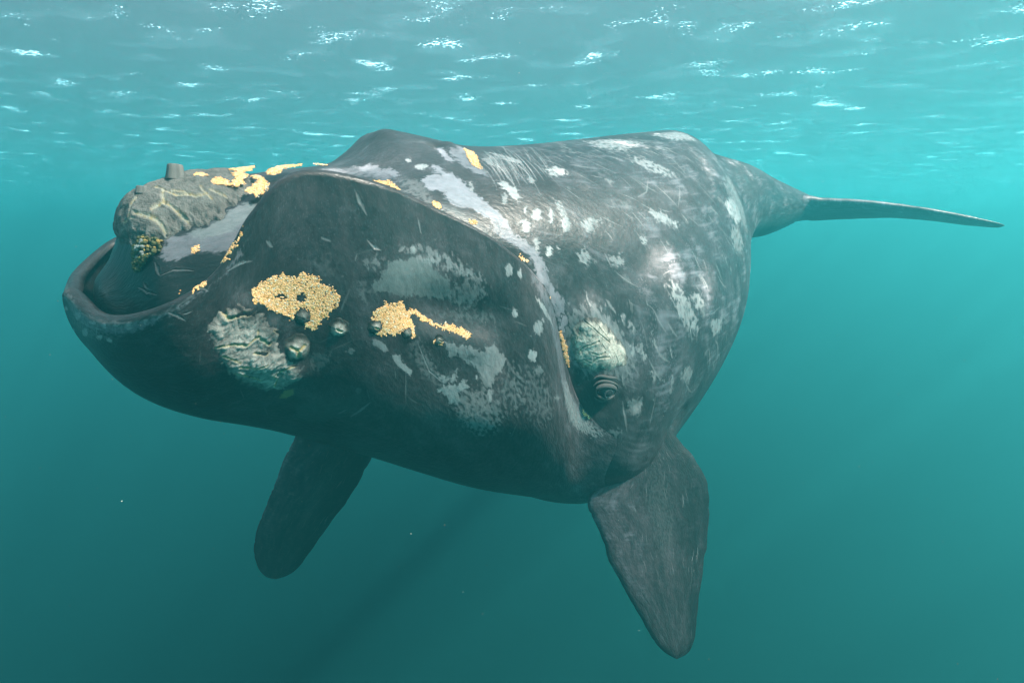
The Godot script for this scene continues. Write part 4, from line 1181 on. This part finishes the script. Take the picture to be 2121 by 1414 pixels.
func callosity(whale: Node3D, called: String, sid: int, flat: Array, height: float, rough: float, val: float, tint: String, cracks: Array, label: String) -> void:
	var pts := points(flat)
	var g := grid_of(sid)
	var lo := Vector2(1e9, 1e9)
	var hi := -lo
	for q in pts:
		lo = lo.min(q); hi = hi.max(q)
	var sc := metric(sid, lo, hi)
	var pad := Vector2(0.03, 0.03) / sc
	lo -= pad; hi += pad
	var nx := clampi(int((hi.x - lo.x) * sc.x / 0.0034), 40, 300)
	var ny := clampi(int((hi.y - lo.y) * sc.y / 0.0034), 40, 420)
	var lines := []
	for c in cracks:
		lines.append([c[0] * 0.00030, points(c.slice(1) if c[1] is int else c[1])])
	var big := noise(31, 14.0, 3)
	var small := noise(32, 60.0, 3)
	var fold := noise(33, 26.0, 2)
	fold.fractal_type = FastNoiseLite.FRACTAL_RIDGED
	var edge_noise := noise(34, 22.0, 3)
	var st := SurfaceTool.new()
	st.begin(Mesh.PRIMITIVE_TRIANGLES)
	var ok := PackedByteArray()
	for j in ny + 1:
		for i in nx + 1:
			var s := Vector2(lerpf(lo.x, hi.x, i / float(nx)), lerpf(lo.y, hi.y, j / float(ny)))
			var at := g.at(s.x, s.y)
			var q: Vector3 = at[0]
			var d := inside_depth(s, pts, sc) + 0.014 * edge_noise.get_noise_3dv(q)
			var wide: float = {"bonnet_callosity": 0.05, "brow_callosity": 0.09, "chin_callosity": 0.05}[called]
			var e := smoothstep(-0.002, wide, d)
			var nb := big.get_noise_3dv(q)
			var ns := small.get_noise_3dv(q)
			var nf := fold.get_noise_3dv(q)
			var fade := smoothstep(0.0, 0.10, d + 0.02 + 0.035 * nb)
			var off := lerpf(-0.012, height, sqrt(e)) if called == "bonnet_callosity" else lerpf(-0.004, height, e)
			off += e * rough * (nb * 0.55 + ns * 0.13 - maxf(nf, 0.0) * 0.4 * float(called == "chin_callosity"))
			var v := val * (0.78 + 0.3 * nb + 0.25 * ns) * (1.0 - 0.35 * smoothstep(0.35, 0.9, nf))
			var col := Vector3(v, v * 0.98, v * 0.92)
			if called == "brow_callosity":
				col = Vector3(0.060, 0.058, 0.060).lerp(Vector3(v, v * 0.96, v * 0.85), fade * fade * fade)
			elif called == "chin_callosity":
				col = Vector3(0.036, 0.033, 0.033).lerp(col, fade)
			for c in lines:
				var path: PackedVector2Array = c[1]
				var near := 1e9
				for k in path.size() - 1:
					near = minf(near, Geometry2D.get_closest_point_to_segment(s * sc, path[k] * sc, path[k + 1] * sc).distance_squared_to(s * sc))
				var r: float = sqrt(near) / c[0] + 0.35 * ns + 0.35 * nb
				if r < 2.6:
					off += c[0] * (0.40 * exp(-(r - 1.7) * (r - 1.7) * 2.0) - 0.95 * exp(-r * r * 1.2))
					var cream := Vector3(0.36, 0.29, 0.15) if sid == 1 or ns > 0.1 else Vector3(0.34, 0.33, 0.27)
					if called == "brow_callosity":
						cream = Vector3(0.16, 0.15, 0.11) if ns < 0.1 else Vector3(0.42, 0.31, 0.12)
					col = col.lerp(cream, (0.55 if called == "brow_callosity" else 0.9) * exp(-r * r * 1.0))
			q = q + at[1] * off
			st.set_color(Color(maxf(col.x, 0.01), maxf(col.y, 0.01), maxf(col.z, 0.01)))
			st.add_vertex(tilt(q))
			ok.append(1 if d > -0.02 else 0)
	for j in ny:
		for i in nx:
			var a := j * (nx + 1) + i
			if ok[a] + ok[a + 1] + ok[a + nx + 1] + ok[a + nx + 2] < 4:
				continue
			for k in ([a, a + 1, a + nx + 2, a, a + nx + 2, a + nx + 1] if sid == 0 else [a, a + nx + 2, a + 1, a, a + nx + 1, a + nx + 2]):
				st.add_index(k)
	st.generate_normals()
	commit(called, whale, st.commit(), horn_material(0.4 if called == "bonnet_callosity" else 0.14), label)

func knob(whale: Node3D, sid: int, ua: int, vb: int, r: float, high: float, val: float, crack: int, label: String) -> void:
	var at := grid_of(sid).at(ua / 4000.0, vb / 2000.0)
	var n: Vector3 = tilt_normal(at[0], at[1])
	var q := tilt(at[0])
	var x := Vector3.UP.cross(n).normalized()
	var y := n.cross(x)
	var f := noise(ua, 30.0, 3)
	var st := SurfaceTool.new()
	st.begin(Mesh.PRIMITIVE_TRIANGLES)
	var rings := 26
	var sides := 44
	for i in rings + 1:
		var t := i / float(rings)
		for j in sides:
			var w := TAU * j / sides
			var rr := r * t * (1.0 + 0.15 * f.get_noise_2d(cos(w) * 0.05, sin(w) * 0.05))
			var p := Vector2(cos(w), sin(w)) * rr
			var lift := high * 0.62 * (0.5 + 0.5 * cos(PI * t)) - 0.003 * smoothstep(0.9, 1.0, t) + 0.0015 * f.get_noise_2d(p.x * 3.0, p.y * 3.0 + 5.0) * (1.0 - t)
			var nn := f.get_noise_3d(p.x, p.y, 1.0)
			lift += 0.0025 * nn * (1.0 - t)
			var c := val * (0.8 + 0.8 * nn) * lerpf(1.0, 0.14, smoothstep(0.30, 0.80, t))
			var col := Vector3(c, c * 0.98, c * 0.90)
			var d := 1e9
			if crack == 1:
				for k in 3:
					var w2 := [-PI / 2.0, 0.6, 2.6][k] as float
					d = minf(d, Geometry2D.get_closest_point_to_segment(p, Vector2.ZERO, Vector2(cos(w2), sin(w2)) * r * 0.42).distance_to(p))
			elif crack == 2:
				d = Geometry2D.get_closest_point_to_segment(p, Vector2(-0.1, 0.05) * r, Vector2(0.22, -0.15) * r).distance_to(p)
			var s := d / (0.09 * r)
			lift += -0.005 * exp(-s * s) + 0.003 * exp(-(s - 2.0) * (s - 2.0))
			col = col.lerp(Vector3(0.42, 0.28, 0.09), 0.8 * exp(-s * s * 0.8))
			st.set_color(Color(maxf(col.x, 0.01), maxf(col.y, 0.01), maxf(col.z, 0.01)))
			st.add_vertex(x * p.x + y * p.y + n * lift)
	for i in rings:
		for j in sides:
			var a := i * sides + j
			var b := i * sides + (j + 1) % sides
			for k in [a, b, b + sides, a, b + sides, a + sides]:
				st.add_index(k)
	st.generate_normals()
	commit("callosity_knob", whale, st.commit(), horn_material(), label).position = q

func barnacle(whale: Node3D, a: float, b: float, r: float, high: float, label: String) -> void:
	var at := trunk.at(a, b)
	var q := tilt(at[0] + at[1] * 0.030)
	var st := SurfaceTool.new()
	st.begin(Mesh.PRIMITIVE_TRIANGLES)
	var sides := 24
	var prof := [[1.25, -0.3], [1.1, 0.1], [1.0, 0.5], [0.92, 0.92], [0.84, 1.0], [0.6, 0.98], [0.45, 0.80], [0.0, 0.78]]
	for p in prof:
		for j in sides:
			var w := TAU * j / sides
			var ridge := 1.0 + 0.09 * sin(w * 7.0 + a * 40.0) * float(p[0] > 0.7) + 0.04 * sin(w * 3.0)
			var c := 0.17 * (0.85 + 0.25 * sin(w * 7.0 + 1.0))
			st.set_color(Color(c, c, c * 0.96) if p[1] < 0.95 or p[0] > 0.8 else Color(0.07, 0.07, 0.07))
			st.add_vertex(Vector3(cos(w) * r * p[0] * ridge, high * p[1], sin(w) * r * p[0] * ridge))
	for i in prof.size() - 1:
		for j in sides:
			var c := i * sides + j
			var d := i * sides + (j + 1) % sides
			for k in [c, d, d + sides, c, d + sides, c + sides]:
				st.add_index(k)
	st.generate_normals()
	var o := commit("barnacle", whale, st.commit(), horn_material(), label)
	o.position = q
	o.rotation_degrees = Vector3(0, 0, -4)

func barnacle_cluster(whale: Node3D, a: float, b: float) -> void:
	var st := SurfaceTool.new()
	st.begin(Mesh.PRIMITIVE_TRIANGLES)
	var ball := SphereMesh.new()
	ball.radial_segments = 10; ball.rings = 5
	var arr := ball.get_mesh_arrays()
	for i in 190:
		var t := rng.randf() * TAU
		var rr := sqrt(rng.randf()) * 0.058 * (1.0 + 0.25 * sin(t * 3.0 + 1.0))
		var at := trunk.at(a + cos(t) * rr * 1.3 / 8.0, b + sin(t) * rr / 1.4)
		var q := tilt(at[0] + at[1] * (0.032 - rr * 0.35 + rng.randf_range(-0.004, 0.004)))
		var s := rng.randf_range(0.004, 0.010)
		var c := Vector3(0.10, 0.10, 0.05) if rr > 0.030 or rng.randf() < 0.3 else Vector3(0.22, 0.25, 0.24)
		if rng.randf() < 0.12:
			c = Vector3(0.34, 0.23, 0.08)
		var squash := Vector3(rng.randf_range(0.7, 1.3), rng.randf_range(0.6, 1.1), rng.randf_range(0.6, 1.1))
		for k in arr[Mesh.ARRAY_INDEX]:
			st.set_color(Color(c.x, c.y, c.z))
			st.set_normal(arr[Mesh.ARRAY_NORMAL][k])
			st.add_vertex(q + arr[Mesh.ARRAY_VERTEX][k] * squash * 2.0 * s)
	commit("barnacle_cluster", whale, st.commit(), horn_material(), "greenish cluster of barnacles under the bonnet")

var louse: Mesh

func lice(whale: Node3D, sid: int, flat: Array, holes: Array, label: String) -> void:
	if louse == null:
		var ball := SphereMesh.new()
		ball.radius = 1.0; ball.height = 2.0; ball.radial_segments = 6; ball.rings = 3
		louse = ball
	var pts := points(flat)
	var g := grid_of(sid)
	var lo := Vector2(1e9, 1e9)
	var hi := -lo
	for q in pts:
		lo = lo.min(q); hi = hi.max(q)
	var gaps := []
	for h in holes:
		gaps.append(points(h))
	var sc := metric(sid, lo, hi)
	var size := (hi - lo) * sc
	var many := clampi(int((size.x + 0.012) * (size.y + 0.012) / (0.0029 * 0.0029)), 30, 14000)
	var edge := noise(55, 24.0, 3)
	var spots := []
	for i in many:
		var s := Vector2(rng.randf_range(lo.x - 0.006 / sc.x, hi.x + 0.006 / sc.x), rng.randf_range(lo.y - 0.006 / sc.y, hi.y + 0.006 / sc.y))
		var at := g.at(s.x, s.y)
		var j := edge.get_noise_3dv(at[0]) * 0.016
		var w := s + Vector2(j / sc.x, edge.get_noise_3dv(at[0] * 1.7 + Vector3(9, 0, 0)) * 0.016 / sc.y)
		w += Vector2(rng.randfn(), rng.randfn()) * 0.0035 / sc
		if not Geometry2D.is_point_in_polygon(w, pts):
			continue
		var bare := false
		for h in gaps:
			bare = bare or Geometry2D.is_point_in_polygon(w, h)
		if bare:
			continue
		spots.append(at)
	var mm := MultiMesh.new()
	mm.transform_format = MultiMesh.TRANSFORM_3D
	mm.use_colors = true
	mm.mesh = louse
	mm.instance_count = spots.size()
	var lift := 0.036 if sid == 0 and hi.x < 0.16 and lo.y < 0.16 else 0.0
	for i in spots.size():
		var q: Vector3 = tilt(spots[i][0] + spots[i][1] * (lift + rng.randf_range(0.0, 0.0025)))
		var r := rng.randf_range(0.0020, 0.0034)
		var up: Vector3 = tilt_normal(spots[i][0], spots[i][1])
		var ax := up.cross(Vector3(0.3, 0.9, 0.2)).normalized()
		var bs := Basis(ax, up, ax.cross(up)) * Basis.from_euler(Vector3(rng.randf_range(-0.35, 0.35), rng.randf() * TAU, rng.randf_range(-0.35, 0.35))).scaled_local(Vector3(r * 1.6, r * 0.45, r))
		mm.set_instance_transform(i, Transform3D(bs, q))
		var c := Vector3(0.95, 0.48, 0.17).lerp(Vector3(0.95, 0.64, 0.36), rng.randf())
		if rng.randf() < 0.06:
			c = Vector3(0.80, 0.76, 0.66)
		elif rng.randf() < 0.10:
			c = Vector3(0.58, 0.32, 0.10)
		c *= rng.randf_range(0.88, 1.05)
		mm.set_instance_color(i, Color(c.x, c.y, c.z))
	var o := MultiMeshInstance3D.new()
	o.name = "lice_patch"
	o.multimesh = mm
	o.material_override = lice_material()
	o.set_meta("kind", "stuff")
	if label != "":
		o.set_meta("label", label)
	whale.add_child(o, true)

var lice_skin: StandardMaterial3D

func lice_material() -> StandardMaterial3D:
	if lice_skin == null:
		lice_skin = StandardMaterial3D.new()
		lice_skin.vertex_color_use_as_albedo = true
		lice_skin.roughness = 0.9
		lice_skin.metallic_specular = 0.15
	return lice_skin


# ------------------------------------------------------------------ water
func water_surface() -> void:
	var swell_noise := noise(3, 0.28, 2)
	var chop := noise(4, 1.1, 3)
	var n := 460
	var xs := PackedFloat32Array()
	for i in n + 1:
		var t := i * 2.0 / n - 1.0
		xs.append(signf(t) * (9.0 * absf(t) + 91.0 * pow(absf(t), 4.0)))
	var high := func(x: float, z: float) -> float:
		var far := clampf(1.0 - Vector2(x, z).length() / 40.0, 0.0, 1.0)
		return (0.35 + 0.65 * exp(-Vector2(x, z).length() / 9.0)) * 0.016 * swell_noise.get_noise_2d(x * 0.8 + z * 0.3, z * 1.1 - x * 0.25) + 0.0015 * far * chop.get_noise_2d(x * 0.9 + z * 0.4, z * 1.3 - x * 0.3)
	var v := PackedVector3Array()
	var nn := PackedVector3Array()
	var uv := PackedVector2Array()
	var idx := PackedInt32Array()
	for j in n + 1:
		for i in n + 1:
			var x := xs[i]
			var z := xs[j] - 5.0
			var y: float = high.call(x, z)
			v.append(Vector3(x, y, z))
			nn.append(Vector3(-(high.call(x + 0.03, z) - y) / 0.03, 1.0, -(high.call(x, z + 0.03) - y) / 0.03).normalized())
			uv.append(Vector2(x + 0.35 * z, z - 0.3 * x))
	for j in n:
		for i in n:
			var a := j * (n + 1) + i
			idx.append_array([a, a + 1, a + n + 2, a, a + n + 2, a + n + 1])
	var arr := []
	arr.resize(Mesh.ARRAY_MAX)
	arr[Mesh.ARRAY_VERTEX] = v
	arr[Mesh.ARRAY_NORMAL] = nn
	arr[Mesh.ARRAY_TEX_UV] = uv
	arr[Mesh.ARRAY_INDEX] = idx
	var mesh := ArrayMesh.new()
	mesh.add_surface_from_arrays(Mesh.PRIMITIVE_TRIANGLES, arr)
	var m := StandardMaterial3D.new()
	m.transparency = BaseMaterial3D.TRANSPARENCY_ALPHA
	m.cull_mode = BaseMaterial3D.CULL_DISABLED
	m.albedo_texture = water_skin()
	m.albedo_color = Color(0.21, 0.28, 0.37)
	m.metallic = 1.0
	m.roughness = 0.06
	m.uv1_scale = Vector3(0.13, 0.21, 1.0)
	var o := commit("water_surface", self, mesh, m)
	o.set_meta("kind", "structure")

# how much of the surface mirrors the deep (opaque) and where wavelets open onto the sky (clear)
func water_skin() -> ImageTexture:
	var size := 2048
	var f := noise(11, 0.026, 5)
	f.fractal_type = FastNoiseLite.FRACTAL_RIDGED
	f.domain_warp_enabled = true
	f.domain_warp_amplitude = 30.0
	f.domain_warp_frequency = 0.008
	var a := f.get_seamless_image(size, size)
	var grain := noise(12, 0.11, 2).get_seamless_image(size, size)
	var groups := noise(13, 0.0035, 3).get_seamless_image(size, size)
	for im in [a, grain, groups]:
		im.convert(Image.FORMAT_L8)
	var da := a.get_data()
	var dg := grain.get_data()
	var dk := groups.get_data()
	var out := PackedByteArray()
	out.resize(size * size * 4)
	out.fill(255)
	for k in size * size:
		var gk := dk[k] / 255.0
		var g2 := dk[(k * 1 + size * 700 + 913) % (size * size)] / 255.0
		var s := da[k] / 255.0 * 0.60 + dg[k] / 255.0 * 0.40 + (gk - 0.5) * 0.70 + (g2 - 0.5) * 0.55
		var veil := 0.014 * smoothstep(0.52, 0.72, g2)
		out[k * 4 + 3] = int(255.0 * (0.949 - veil - 0.55 * smoothstep(0.955, 0.970, s)))
	return ImageTexture.create_from_image(Image.create_from_data(size, size, false, Image.FORMAT_RGBA8, out))

func seabed() -> void:
	var st := SurfaceTool.new()
	st.begin(Mesh.PRIMITIVE_TRIANGLES)
	var f := noise(21, 0.03, 4)
	var n := 80
	for j in n + 1:
		for i in n + 1:
			var x := lerpf(-105.0, 105.0, i / float(n))
			var z := lerpf(-110.0, 100.0, j / float(n))
			st.set_uv(Vector2(x, z))
			st.add_vertex(Vector3(x, -42.0 + 3.0 * f.get_noise_2d(x, z), z))
	for j in n:
		for i in n:
			var a := j * (n + 1) + i
			for k in [a, a + 1, a + n + 2, a, a + n + 2, a + n + 1]:
				st.add_index(k)
	st.generate_normals()
	var m := StandardMaterial3D.new()
	m.albedo_color = Color(0.16, 0.16, 0.12)
	m.roughness = 1.0
	commit("seabed", self, st.commit(), m).set_meta("kind", "structure")

func drifting_specks() -> void:
	var ball := SphereMesh.new()
	ball.radius = 1.0; ball.height = 2.0; ball.radial_segments = 6; ball.rings = 3
	var mm := MultiMesh.new()
	mm.transform_format = MultiMesh.TRANSFORM_3D
	mm.mesh = ball
	mm.instance_count = 1200
	for i in 1200:
		var p := Vector3(rng.randf_range(-4.0, 4.5), rng.randf_range(-4.0, -0.2), rng.randf_range(-6.5, -0.9))
		var r := rng.randf_range(0.0005, 0.0014) * (1.0 if rng.randf() < 0.93 else 1.8)
		mm.set_instance_transform(i, Transform3D(Basis.from_scale(Vector3(r, r * 0.8, r)), p))
	var o := MultiMeshInstance3D.new()
	o.name = "plankton"
	o.multimesh = mm
	var m := StandardMaterial3D.new()
	m.albedo_color = Color(0.75, 0.78, 0.72)
	m.roughness = 0.9
	o.material_override = m
	o.set_meta("kind", "stuff")
	o.set_meta("label", "fine pale specks of plankton drifting in the green water")
	o.set_meta("category", "plankton")
	add_child(o)
